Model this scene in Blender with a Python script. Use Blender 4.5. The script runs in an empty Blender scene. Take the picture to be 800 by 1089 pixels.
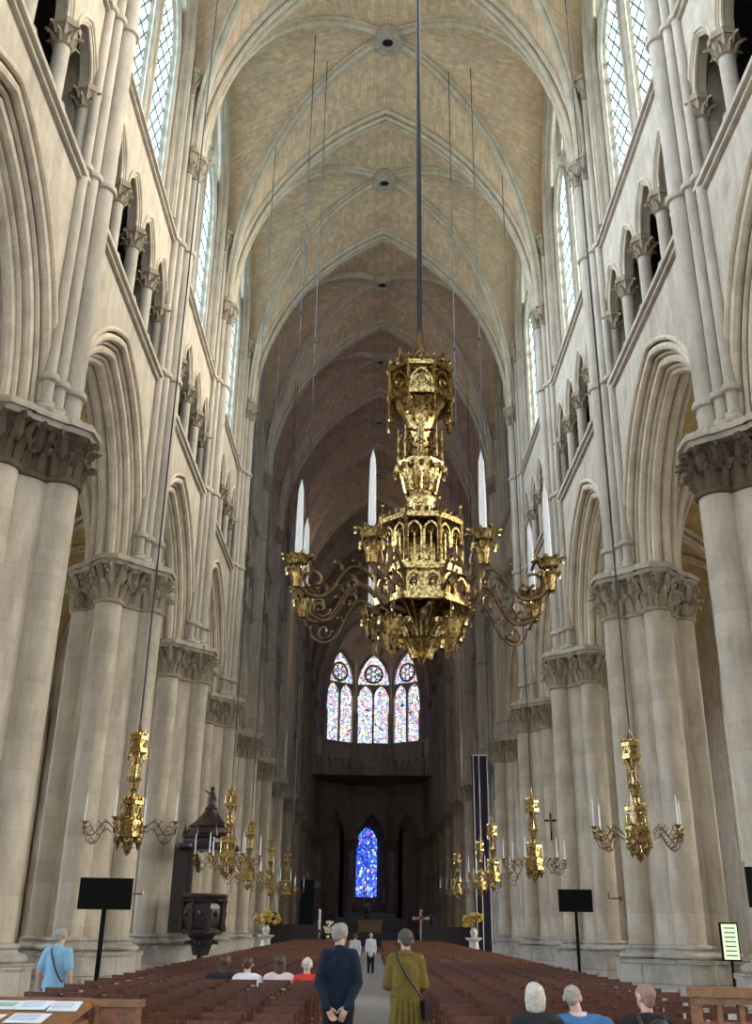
import bpy, math, random
from mathutils import Vector, Matrix
random.seed(7)
PI = math.pi
SC = bpy.context.scene
COL = SC.collection
RAD = math.radians

# ------------------------------------------------------------------ mesh helper
class MB:
    def __init__(s):
        s.v = []; s.f = []; s.uv = []; s.hasuv = False
    def add(s, vs, fs, uvs=None):
        b = len(s.v); s.v += [tuple(p) for p in vs]
        for i, f in enumerate(fs):
            s.f.append(tuple(b + k for k in f))
            s.uv.append(uvs[i] if uvs else None)
        if uvs: s.hasuv = True
    def merge(s, o, loc=(0, 0, 0), rz=0, sc=1.0):
        c, n = math.cos(rz), math.sin(rz)
        s.add([(loc[0] + sc * (x * c - y * n), loc[1] + sc * (x * n + y * c), loc[2] + sc * z) for x, y, z in o.v], o.f)
    def box(s, cx, cy, cz, sx, sy, sz, rz=0, tilt=None):
        pts = []
        for dz in (-.5, .5):
            for dx, dy in ((-.5, -.5), (.5, -.5), (.5, .5), (-.5, .5)):
                p = Vector((dx * sx, dy * sy, dz * sz))
                if tilt: p = tilt @ p
                if rz: p = Matrix.Rotation(rz, 3, 'Z') @ p
                pts.append((p.x + cx, p.y + cy, p.z + cz))
        s.add(pts, [(3, 2, 1, 0), (4, 5, 6, 7), (0, 1, 5, 4), (1, 2, 6, 5), (2, 3, 7, 6), (3, 0, 4, 7)])
    def bb(s, x0, x1, y0, y1, z0, z1):
        s.box((x0 + x1) / 2, (y0 + y1) / 2, (z0 + z1) / 2, abs(x1 - x0), abs(y1 - y0), abs(z1 - z0))
    def lathe(s, prof, c=(0, 0, 0), n=16, rot=0, cap=True, sx=1, sy=1, a0=0, a1=2 * PI):
        full = abs(a1 - a0 - 2 * PI) < 1e-6
        m = n if full else n + 1
        vs = []
        for r, z in prof:
            for k in range(m):
                a = rot + a0 + (a1 - a0) * k / n
                vs.append((c[0] + sx * r * math.cos(a), c[1] + sy * r * math.sin(a), c[2] + z))
        fs = []
        for i in range(len(prof) - 1):
            for k in range(n):
                k2 = (k + 1) % m
                fs.append((i * m + k, i * m + k2, (i + 1) * m + k2, (i + 1) * m + k))
        if cap and full:
            fs.append(tuple(range(m))[::-1]); fs.append(tuple((len(prof) - 1) * m + k for k in range(m)))
        s.add(vs, fs)
    def cyl(s, p0, p1, r0, r1=None, n=10):
        if r1 is None: r1 = r0
        p0 = Vector(p0); p1 = Vector(p1); d = (p1 - p0).normalized()
        a = d.orthogonal().normalized(); b = d.cross(a)
        vs = []
        for p, r in ((p0, r0), (p1, r1)):
            for k in range(n):
                t = 2 * PI * k / n
                vs.append(p + a * (r * math.cos(t)) + b * (r * math.sin(t)))
        fs = [(k, (k + 1) % n, n + (k + 1) % n, n + k) for k in range(n)]
        fs += [tuple(range(n))[::-1], tuple(range(n, 2 * n))]
        s.add(vs, fs)
    def prism(s, poly, z0, z1):
        n = len(poly)
        s.add([(x, y, z0) for x, y in poly] + [(x, y, z1) for x, y in poly],
              [tuple(range(n))[::-1], tuple(range(n, 2 * n))] + [(k, (k + 1) % n, n + (k + 1) % n, n + k) for k in range(n)])
    def ball(s, c, r, n=10, m=6, sc=(1, 1, 1), R=None):
        vs = []; 
        for i in range(m + 1):
            t = PI * i / m
            for k in range(n):
                a = 2 * PI * k / n
                p = Vector((sc[0] * r * math.sin(t) * math.cos(a), sc[1] * r * math.sin(t) * math.sin(a), sc[2] * r * math.cos(t)))
                if R: p = R @ p
                vs.append((c[0] + p.x, c[1] + p.y, c[2] + p.z))
        fs = [(i * n + k, (i + 1) * n + k, (i + 1) * n + (k + 1) % n, i * n + (k + 1) % n) for i in range(m) for k in range(n)]
        s.add(vs, fs)
    def cap(s, p0, p1, r0, r1, n=12, flat=None):
        """tapered capsule; flat = (axis vector, factor) squashes the section"""
        p0 = Vector(p0); p1 = Vector(p1); d = p1 - p0; L = d.length
        d = d.normalized() if L > 1e-6 else Vector((0, 0, 1))
        if flat: 
            b = Vector(flat[0]); b = (b - d * b.dot(d)).normalized(); a = b.cross(d); fl = flat[1]
        else:
            a = d.orthogonal().normalized(); b = d.cross(a); fl = 1
        rows = []
        for t in (-90, -60, -30, 0):
            rows.append((p0 + d * (r0 * math.sin(RAD(t))), r0 * math.cos(RAD(t)) + 1e-5))
        for t in (0, 30, 60, 90):
            rows.append((p1 + d * (r1 * math.sin(RAD(t))), r1 * math.cos(RAD(t)) + 1e-5))
        vs = []
        for p, r in rows:
            for k in range(n):
                t = 2 * PI * k / n
                vs.append(p + a * (r * math.cos(t)) + b * (fl * r * math.sin(t)))
        fs = [(i * n + k, i * n + (k + 1) % n, (i + 1) * n + (k + 1) % n, (i + 1) * n + k) for i in range(7) for k in range(n)]
        fs += [tuple(range(n))[::-1], tuple(range(7 * n, 8 * n))]
        s.add(vs, fs)
    def sweep(s, pts, prof, N=None, closed=True, caps=True, scale=None):
        """sweep 2D profile (a: in-plane outward = N x T, b: along N) along pts in a plane with normal N"""
        pts = [Vector(p) for p in pts]; m = len(prof); n = len(pts)
        N = Vector(N) if N else None
        vs = []
        for i, p in enumerate(pts):
            t = (pts[min(i + 1, n - 1)] - pts[max(i - 1, 0)]).normalized()
            nn = N if N else None
            if nn is None:
                u = t.orthogonal().normalized(); w = t.cross(u)
            else:
                u = nn.cross(t).normalized(); w = nn
            k = scale[i] if scale else 1
            for a, b in prof: vs.append(p + u * (a * k) + w * (b * k))
        e = m if closed else m - 1
        fs = [(i * m + k, i * m + (k + 1) % m, (i + 1) * m + (k + 1) % m, (i + 1) * m + k) for i in range(n - 1) for k in range(e)]
        if closed and caps: fs += [tuple(range(m))[::-1], tuple(range((n - 1) * m, n * m))]
        s.add(vs, fs)
    def mesh(s, name, mat, smooth=35):
        me = bpy.data.meshes.new(name); me.from_pydata(s.v, [], s.f); 
        if s.hasuv:
            ul = me.uv_layers.new(name='UVMap'); li = 0
            for f, u in zip(s.f, s.uv):
                for k in range(len(f)):
                    ul.data[li].uv = u[k] if u else (0, 0); li += 1
        me.materials.append(mat)
        if smooth:
            me.polygons.foreach_set('use_smooth', [True] * len(me.polygons))
            me.set_sharp_from_angle(angle=RAD(smooth))
        me.update()
        return me

def circ(r, n=8, a=0, b=0): return [(a + r * math.cos(2 * PI * k / n), b + r * math.sin(2 * PI * k / n)) for k in range(n)]
def rect(a0, a1, b0, b1): return [(a0, b0), (a1, b0), (a1, b1), (a0, b1)]

def put(name, me, parent=None, loc=(0, 0, 0), rz=0, **kw):
    o = bpy.data.objects.new(name, me); COL.objects.link(o)
    o.location = loc; o.rotation_euler = (0, 0, rz)
    if parent: o.parent = parent
    for k, v in kw.items():
        if v is not None: o[k] = v
    return o
def obj(name, mb, mat, parent=None, loc=(0, 0, 0), rz=0, smooth=35, **kw):
    return put(name, mb.mesh(name, mat, smooth), parent, loc, rz, **kw)
def thing(name, label, cat, loc=(0, 0, 0), rz=0, group=None, kind=None):
    o = bpy.data.objects.new(name, None); COL.objects.link(o); o.location = loc; o.rotation_euler = (0, 0, rz)
    o.empty_display_size = .2
    if label: o['label'] = label
    if cat: o['category'] = cat
    if group: o['group'] = group
    if kind: o['kind'] = kind
    return o
CH = {}
def kids(o): return [c for c in bpy.data.objects if c.parent == o]
def snapshot(root):
    ks = [(c, [(g, []) for g in kids(c)]) for c in kids(root)]
    return (root, ks)
def dup(snap, loc, rz=0, **kw):
    root, ks = snap
    r = root.copy(); COL.objects.link(r); r.location = loc; r.rotation_euler = (0, 0, rz)
    for k, v in kw.items(): r[k] = v
    for c, gs in ks:
        d = c.copy(); COL.objects.link(d); d.parent = r
        for g, _ in gs:
            e = g.copy(); COL.objects.link(e); e.parent = d
    return r

# ------------------------------------------------------------------ materials
def mk(name):
    m = bpy.data.materials.new(name); m.use_nodes = True
    nt = m.node_tree; return m, nt, nt.nodes, nt.links, nt.nodes['Principled BSDF']
def simple(name, c, rough=.7, metal=0, noise=0, nscale=8, spec=.5, c2=None):
    m, nt, N, L, b = mk(name)
    b.inputs['Base Color'].default_value = (*c, 1); b.inputs['Roughness'].default_value = rough
    b.inputs['Metallic'].default_value = metal
    b.inputs['Specular IOR Level'].default_value = spec
    if noise or c2:
        t = N.new('ShaderNodeTexCoord'); n = N.new('ShaderNodeTexNoise'); n.inputs['Scale'].default_value = nscale
        n.inputs['Detail'].default_value = 5
        L.new(t.outputs['Object'], n.inputs['Vector'])
        r = N.new('ShaderNodeValToRGB'); r.color_ramp.elements[0].position = .35; r.color_ramp.elements[1].position = .65
        c2 = c2 or tuple(x * (1 - noise) for x in c)
        r.color_ramp.elements[0].color = (*c2, 1); r.color_ramp.elements[1].color = (*c, 1)
        L.new(n.outputs['Fac'], r.inputs['Fac']); L.new(r.outputs['Color'], b.inputs['Base Color'])
    return m
def stone(name, ca, cb, dirt=(.16, .13, .1), bw=.9, bh=.42, uv=False, dirtamt=.35, mort=.55, bump=.25, msize=.012):
    m, nt, N, L, b = mk(name)
    t = N.new('ShaderNodeTexCoord')
    if uv: vec = t.outputs['UV']
    else:
        sp = N.new('ShaderNodeSeparateXYZ'); L.new(t.outputs['Object'], sp.inputs[0])
        ad = N.new('ShaderNodeMath'); ad.operation = 'ADD'; L.new(sp.outputs[0], ad.inputs[0]); L.new(sp.outputs[1], ad.inputs[1])
        cm = N.new('ShaderNodeCombineXYZ'); L.new(ad.outputs[0], cm.inputs[0]); L.new(sp.outputs[2], cm.inputs[1]); vec = cm.outputs[0]
    br = N.new('ShaderNodeTexBrick'); br.inputs['Scale'].default_value = 1
    br.inputs['Brick Width'].default_value = bw; br.inputs['Row Height'].default_value = bh
    br.inputs['Mortar Size'].default_value = msize; br.inputs['Mortar Smooth'].default_value = .4
    br.inputs['Color1'].default_value = (*ca, 1); br.inputs['Color2'].default_value = (*cb, 1)
    br.inputs['Mortar'].default_value = (*[x * mort for x in ca], 1)
    L.new(vec, br.inputs['Vector'])
    n1 = N.new('ShaderNodeTexNoise'); n1.inputs['Scale'].default_value = .9; n1.inputs['Detail'].default_value = 7; n1.inputs['Roughness'].default_value = .65
    L.new(t.outputs['Object'], n1.inputs['Vector'])
    mx = N.new('ShaderNodeMix'); mx.data_type = 'RGBA'; mx.blend_type = 'MIX'
    r1 = N.new('ShaderNodeValToRGB'); r1.color_ramp.elements[0].position = .48; r1.color_ramp.elements[1].position = .78
    r1.color_ramp.elements[0].color = (0, 0, 0, 1); r1.color_ramp.elements[1].color = (dirtamt,) * 3 + (1,)
    L.new(n1.outputs['Fac'], r1.inputs['Fac']); L.new(r1.outputs['Color'], mx.inputs['Factor'])
    L.new(br.outputs['Color'], mx.inputs['A']); mx.inputs['B'].default_value = (*dirt, 1)
    mp = N.new('ShaderNodeMapping'); mp.inputs['Scale'].default_value = (3.2, 3.2, .9); L.new(t.outputs['Object'], mp.inputs['Vector'])
    n3 = N.new('ShaderNodeTexNoise'); n3.inputs['Scale'].default_value = 1; n3.inputs['Detail'].default_value = 8; n3.inputs['Roughness'].default_value = .7
    L.new(mp.outputs[0], n3.inputs['Vector'])
    r3 = N.new('ShaderNodeValToRGB'); r3.color_ramp.elements[0].position = .36; r3.color_ramp.elements[1].position = .62
    r3.color_ramp.elements[0].color = (.76, .74, .71, 1); r3.color_ramp.elements[1].color = (1.06, 1.05, 1.04, 1)
    L.new(n3.outputs['Fac'], r3.inputs['Fac'])
    m3 = N.new('ShaderNodeMix'); m3.data_type = 'RGBA'; m3.blend_type = 'MULTIPLY'; m3.inputs['Factor'].default_value = .85
    L.new(mx.outputs['Result'], m3.inputs['A']); L.new(r3.outputs['Color'], m3.inputs['B'])
    L.new(m3.outputs['Result'], b.inputs['Base Color'])
    b.inputs['Roughness'].default_value = .85; b.inputs['Specular IOR Level'].default_value = .2
    n2 = N.new('ShaderNodeTexNoise'); n2.inputs['Scale'].default_value = 5; n2.inputs['Detail'].default_value = 6
    L.new(t.outputs['Object'], n2.inputs['Vector'])
    ms = N.new('ShaderNodeMath'); ms.operation = 'MULTIPLY_ADD'; L.new(br.outputs['Fac'], ms.inputs[0]); ms.inputs[1].default_value = -.8; L.new(n2.outputs['Fac'], ms.inputs[2])
    bp = N.new('ShaderNodeBump'); bp.inputs['Strength'].default_value = bump; bp.inputs['Distance'].default_value = .03
    L.new(ms.outputs[0], bp.inputs['Height']); L.new(bp.outputs[0], b.inputs['Normal'])
    return m
def leaded(name, strength, col, lead=.25, scale=3.0, trans=0):
    """clear diamond-leaded daylight glass"""
    m, nt, N, L, b = mk(name)
    t = N.new('ShaderNodeTexCoord')
    sp = N.new('ShaderNodeSeparateXYZ'); L.new(t.outputs['Object'], sp.inputs[0])
    def math_(op, a, bb=None):
        q = N.new('ShaderNodeMath'); q.operation = op
        for i, x in enumerate((a, bb)):
            if x is None: continue
            if isinstance(x, (int, float)): q.inputs[i].default_value = x
            else: L.new(x, q.inputs[i])
        return q.outputs[0]
    h = math_('ADD', sp.outputs[0], sp.outputs[1]); z = math_('MULTIPLY', sp.outputs[2], .6)
    u = math_('MULTIPLY', math_('ADD', h, z), scale); w = math_('MULTIPLY', math_('SUBTRACT', h, z), scale)
    def line(x): return math_('ABSOLUTE', math_('SUBTRACT', math_('FRACT', x), .5))
    d = math_('MAXIMUM', line(u), line(w))
    ed = math_('LESS_THAN', d, .40)
    n = N.new('ShaderNodeTexNoise'); n.inputs['Scale'].default_value = 2.2; L.new(t.outputs['Object'], n.inputs['Vector'])
    rp = N.new('ShaderNodeValToRGB'); rp.color_ramp.elements[0].position = .35; rp.color_ramp.elements[1].position = .62
    rp.color_ramp.elements[0].color = (col[0] * .55, col[1] * .8, col[2] * .85, 1); rp.color_ramp.elements[1].color = (*col, 1)
    L.new(n.outputs['Fac'], rp.inputs['Fac'])
    mx = N.new('ShaderNodeMix'); mx.data_type = 'RGBA'; L.new(ed, mx.inputs['Factor'])
    mx.inputs['A'].default_value = (lead * .7, lead * .9, lead, 1); L.new(rp.outputs['Color'], mx.inputs['B'])
    L.new(mx.outputs['Result'], b.inputs['Emission Color']); b.inputs['Emission Strength'].default_value = strength
    b.inputs['Base Color'].default_value = (.02, .03, .03, 1); b.inputs['Roughness'].default_value = .3
    if trans:
        tr = N.new('ShaderNodeBsdfTransparent'); tr.inputs['Color'].default_value = (1, 1, 1, 1)
        ms = N.new('ShaderNodeMixShader'); fc = math_('MULTIPLY', ed, trans); L.new(fc, ms.inputs[0]); L.new(b.outputs[0], ms.inputs[1]); L.new(tr.outputs[0], ms.inputs[2])
        L.new(ms.outputs[0], N['Material Output'].inputs['Surface'])
    return m
def stained(name, strength, cols, scale=6, lead=.12, white=0.0):
    m, nt, N, L, b = mk(name)
    t = N.new('ShaderNodeTexCoord')
    v = N.new('ShaderNodeTexVoronoi'); v.inputs['Scale'].default_value = scale; L.new(t.outputs['Object'], v.inputs['Vector'])
    ve = N.new('ShaderNodeTexVoronoi'); ve.feature = 'DISTANCE_TO_EDGE'; ve.inputs['Scale'].default_value = scale; L.new(t.outputs['Object'], ve.inputs['Vector'])
    sp = N.new('ShaderNodeSeparateColor'); L.new(v.outputs['Color'], sp.inputs[0])
    r = N.new('ShaderNodeValToRGB'); r.color_ramp.interpolation = 'CONSTANT'
    el = r.color_ramp.elements; n = len(cols)
    while len(el) < n: el.new(.5)
    for i, c in enumerate(cols): el[i].position = i / n; 
    for i, c in enumerate(cols): el[i].color = (*c, 1)
    L.new(sp.outputs[0], r.inputs['Fac'])
    lt = N.new('ShaderNodeMath'); lt.operation = 'GREATER_THAN'; L.new(ve.outputs['Distance'], lt.inputs[0]); lt.inputs[1].default_value = lead * .5
    mx = N.new('ShaderNodeMix'); mx.data_type = 'RGBA'; L.new(lt.outputs[0], mx.inputs['Factor'])
    mx.inputs['A'].default_value = (.01, .008, .015, 1); L.new(r.outputs['Color'], mx.inputs['B'])
    L.new(mx.outputs['Result'], b.inputs['Emission Color']); b.inputs['Emission Strength'].default_value = strength
    b.inputs['Base Color'].default_value = (.02, .02, .03, 1)
    return m

M = {}
M['stone'] = stone('pale_limestone', (.54, .48, .39), (.48, .425, .345), dirtamt=.45, dirt=(.26, .21, .15), mort=.8, msize=.006)
M['pier'] = stone('pier_limestone', (.58, .515, .42), (.50, .44, .355), bw=1.1, bh=.52, dirtamt=.4, dirt=(.25, .20, .15), mort=.8, msize=.007)
M['shaft'] = stone('shaft_limestone', (.52, .47, .40), (.47, .42, .35), bw=6, bh=1.4, dirtamt=.35, dirt=(.24, .2, .16), bump=.12, mort=.75, msize=.006)
M['rib'] = stone('rib_stone', (.70, .61, .48), (.62, .54, .42), bw=5, bh=.6, dirtamt=.45, dirt=(.18, .13, .09), bump=.15, mort=.8, msize=.006)
M['web'] = stone('vault_web', (.86, .66, .45), (.67, .50, .34), bw=.5, bh=.17, uv=True, dirtamt=.6, dirt=(.50, .44, .39), mort=.66, msize=.012)
M['ochre'] = stone('ochre_vault_web', (.62, .45, .20), (.50, .36, .15), bw=.5, bh=.2, uv=True, dirtamt=.4, dirt=(.3, .22, .12), mort=.7)
M['carved'] = stone('carved_stone', (.42, .35, .26), (.36, .3, .22), bw=5, bh=3, dirt=(.08, .06, .04), dirtamt=.8, bump=.5)
M['carved_dark'] = stone('weathered_shaded_carved_stone', (.15, .11, .075), (.11, .08, .055), bw=5, bh=3, dirt=(.02, .015, .01), dirtamt=.9, bump=.5)  # near-pier capitals: dirt plus leaf-crevice shade, both put into the colour
M['base'] = stone('worn_base_stone', (.50, .47, .42), (.42, .4, .35), bw=1.3, bh=.5, dirt=(.1, .09, .08), dirtamt=.8, bump=.6)
M['floor'] = stone('pale_floor_slabs', (.68, .67, .68), (.6, .59, .6), bw=.9, bh=.6, dirt=(.2, .19, .18), dirtamt=.2)
M['passage'] = stone('shaded_passage_stone', (.07, .06, .05), (.05, .045, .04), dirtamt=.3)  # near-black colour paints in the unlit gloom of the triforium passage
M['glass_clear'] = leaded('daylight_leaded_glass', 1.7, (.60, .95, 1.0), lead=.035, scale=2.3, trans=.4)
M['glass_aisle'] = leaded('aisle_leaded_glass', 2.4, (1.0, .90, .70), trans=.6)
M['glass_dim'] = stained('dim_stained_glass', .3, [(.14, .06, .4), (.3, .04, .2), (.06, .08, .45), (.3, .12, .4), (.06, .04, .3), (.4, .2, .4)], scale=4)
M['glass_apse'] = stained('bright_stained_glass', .9, [(.88, .86, 1), (.75, .78, .98), (.3, .36, .85), (.92, .88, 1), (.8, .35, .38), (.6, .62, .95), (.45, .7, .62), (.95, .9, 1), (.85, .72, .5), (.6, .6, .9)], scale=2.9, lead=.12)
M['glass_blue'] = stained('blue_stained_glass', 1.15, [(.03, .10, .85), (.02, .06, .6), (.06, .22, 1), (.25, .45, 1), (.03, .08, .7), (.25, .1, .6), (.05, .16, .9), (.5, .65, 1), (.02, .05, .5), (.04, .13, .85)], scale=3.4, lead=.12)
M['glass_choir'] = stained('dark_choir_glass', .08, [(.12, .06, .35), (.35, .05, .12), (.06, .1, .4), (.3, .15, .3)], scale=4)
M['glass_red'] = stained('red_stained_glass', .15, [(.5, .03, .05), (.3, .02, .12), (.6, .08, .06), (.15, .05, .3), (.4, .2, .1)], scale=3)
M['lead'] = simple('dark_window_bar', (.05, .05, .055), .6)
M['gilt'] = simple('gilded_brass', (.66, .47, .18), .27, 1, nscale=22, c2=(.10, .06, .025))
M['bronze'] = simple('dark_bronze', (.30, .19, .10), .42, 1, nscale=10, c2=(.12, .08, .05))
M['candle'] = simple('white_wax', (.86, .86, .84), .5)
M['cord'] = simple('black_cable', (.02, .02, .03), .6)
M['steel'] = simple('grey_wire', (.2, .2, .22), .5, .3)
M['black'] = simple('black_plastic', (.006, .007, .006), .85, spec=.15)
M['wood'] = simple('red_brown_wood', (.16, .055, .027), .33, nscale=20, noise=.5)
M['wood2'] = simple('mid_brown_wood', (.27, .105, .042), .38, nscale=14, noise=.45)
M['rush'] = simple('rush_straw', (.22, .11, .05), .8, noise=.4, nscale=60)
M['oak'] = simple('golden_oak', (.27, .13, .045), .42, nscale=12, noise=.4)
M['darkwood'] = simple('blackened_oak', (.035, .02, .017), .32, nscale=10, noise=.4)
M['skin'] = simple('skin', (.62, .38, .29), .6)
M['navy'] = simple('navy_cloth', (.004, .013, .036), .9, nscale=30, noise=.3)
M['olive'] = simple('olive_mustard_cloth', (.20, .145, .022), .85, nscale=18, noise=.25)
M['blackcloth'] = simple('black_cloth', (.012, .012, .016), .9)
M['lightblue'] = simple('light_blue_shirt', (.24, .46, .62), .9)
M['blue'] = simple('mid_blue_jumper', (.06, .19, .42), .9, noise=.2, nscale=20)
M['whitecloth'] = simple('white_cloth', (.75, .76, .8), .9)
M['pinkcloth'] = simple('pale_pink_cloth', (.72, .6, .6), .9)
M['redcloth'] = simple('red_cloth', (.6, .04, .03), .9)
M['grey_hair'] = simple('grey_hair', (.42, .38, .33), .8, noise=.4, nscale=60)
M['white_hair'] = simple('white_blonde_hair', (.66, .62, .52), .75, noise=.4, nscale=60)
M['brown_hair'] = simple('brown_hair', (.09, .05, .03), .6, noise=.4, nscale=60)
M['dark_hair'] = simple('dark_grey_hair', (.10, .09, .085), .7, noise=.4, nscale=60)
M['cropped'] = simple('closely_cropped_hair', (.38, .24, .18), .9, noise=.3, nscale=70)
M['strap'] = simple('dark_leather', (.04, .02, .015), .5)
M['paper'] = simple('white_paper', (.72, .76, .82), .9)
M['paper_ink'] = simple('blue_ink_print', (.25, .38, .62), .9)
M['paper_red'] = simple('dull_red_print', (.45, .22, .25), .9)
M['paper_green'] = simple('green_print', (.3, .5, .42), .9)
M['gold'] = simple('beige_gold_altar_cloth', (.75, .52, .25), .5, noise=.3, nscale=12)
M['whitestone'] = simple('white_marble', (.72, .68, .64), .5)
M['flower'] = simple('cream_flowers', (.8, .8, .55), .8)
M['leafg'] = simple('green_leaves', (.08, .2, .05), .7)
M['hole'] = simple('dark_opening', (.01, .01, .01), .9)
m, nt, N_, L_, b_ = mk('lit_notice_panel'); b_.inputs['Emission Color'].default_value = (.75, .9, .55, 1); b_.inputs['Emission Strength'].default_value = .55; b_.inputs['Base Color'].default_value = (.4, .6, .4, 1); M['litpanel'] = m
M['print'] = simple('dark_green_print', (.05, .2, .08), .8)

# ------------------------------------------------------------------ gothic curves
def parch(a, rise, e=0, n=12, z0=0, u0=0, leg=0):
    """pointed arch points (u, z) left spring to right spring; half span a, offset e outwards, straight legs"""
    if rise < a: rise = a * 1.0001
    R = (rise * rise + a * a) / (2 * a); c = R - a
    Re = R + e; zt = math.sqrt(max(Re * Re - c * c, 1e-9)); th = math.atan2(zt, c)
    right = [(-c + Re * math.cos(th * k / n), Re * math.sin(th * k / n)) for k in range(n + 1)]
    pts = [(-x, z) for x, z in right] + [(x, z) for x, z in reversed(right[:-1])]
    if leg: pts = [(-(a + e), -leg)] + pts + [((a + e), -leg)]
    return [(u0 + x, z0 + z) for x, z in pts]

def plate(mb, cells, zt, P, d0, d1, zb=None, ends=True):
    """wall plate with pointed openings. cells: (u0,u1,uc,a,rise,zs,z_sill); P(u,z,d)->xyz ; bottom at zb"""
    def quad(q):
        for d, rev in ((d0, 0), (d1, 1)):
            vs = [P(u, z, d) for u, z in q]
            mb.add(vs[::-1] if rev else vs, [tuple(range(len(q)))])
    for (u0, u1, uc, a, rise, zs, sill) in cells:
        arc = parch(a, rise, 0, 12, zs, uc)
        b = zb if zb is not None else zs
        quad([(u0, b), (uc - a, b), (uc - a, zt), (u0, zt)]); quad([(uc + a, b), (u1, b), (u1, zt), (uc + a, zt)])
        for (p, q) in zip(arc[:-1], arc[1:]):
            quad([p, q, (q[0], zt), (p[0], zt)])
        ring = [(uc - a, sill if sill is not None else b)] + arc + [(uc + a, sill if sill is not None else b)]
        if sill is not None and sill > b:
            quad([(uc - a, b), (uc + a, b), (uc + a, sill), (uc - a, sill)]); ring.append((uc - a, sill))
        for p, q in zip(ring[:-1], ring[1:]):
            mb.add([P(*p, d0), P(*q, d0), P(*q, d1), P(*p, d1)], [(0, 1, 2, 3)])
    u0 = cells[0][0]; u1 = cells[-1][1]; b = zb if zb is not None else cells[0][5]
    for z in (zt, b):
        if z == b and cells[0][6] is None: continue
        mb.add([P(u0, z, d0), P(u1, z, d0), P(u1, z, d1), P(u0, z, d1)], [(0, 1, 2, 3)])
    if ends:
        for u in (u0, u1): mb.add([P(u, b, d0), P(u, zt, d0), P(u, zt, d1), P(u, b, d1)], [(0, 1, 2, 3)])

def PX(x0=0): return lambda u, z, d: (x0 + d, u, z)

PX_C = 7.55          # pier axis
BAY = 8.7
def PY(n): return 18.0 + BAY * (n - 1)

# ------------------------------------------------------------------ pier (local: nave side = -x)
def leaf(mb, bx, by, bz, dirx, diry, h, w, out):
    side = Vector((-diry, dirx, 0)); o = Vector((dirx, diry, 0)); base = Vector((bx, by, bz))
    rows = [(0, .05, .7), (.3, .22, 1), (.6, .42, .9), (.86, .8, .75), (.98, 1.15, .5), (.86, 1.38, .4), (.7, 1.3, .2)]
    vs = []
    for t, q, ww in rows:
        c = base + Vector((0, 0, h * t)) + o * (out * q)
        vs += [c - side * (w * ww / 2), c + o * (out * .35), c + side * (w * ww / 2)]
    fs = []
    for i in range(len(rows) - 1):
        for k in range(2): fs.append((i * 3 + k, i * 3 + k + 1, i * 3 + k + 4, i * 3 + k + 3))
    mb.add(vs, fs)
    c = base + Vector((0, 0, h * .82)) + o * (out * 1.2)
    mb.ball(c, w * .2, 6, 4)

def foliage(mb, cx, cy, r, z0, z1, n, skip=None, out=.16):
    for tier, (f0, f1, off) in enumerate(((0, .52, 0), (.4, 1.0, .5))):
        for k in range(n):
            a = 2 * PI * (k + off) / n + random.uniform(-.05, .05)
            x = cx + r * math.cos(a); y = cy + r * math.sin(a)
            if skip and skip(x, y, cx, cy): continue
            zz = z0 + (z1 - z0) * f0; hh = (z1 - z0) * (f1 - f0) * random.uniform(.9, 1.05)
            leaf(mb, cx + (r + .05 * tier) * math.cos(a), cy + (r + .05 * tier) * math.sin(a), zz, math.cos(a), math.sin(a), hh, 2 * PI * r / n * .95, out * random.uniform(.85, 1.2))

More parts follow.
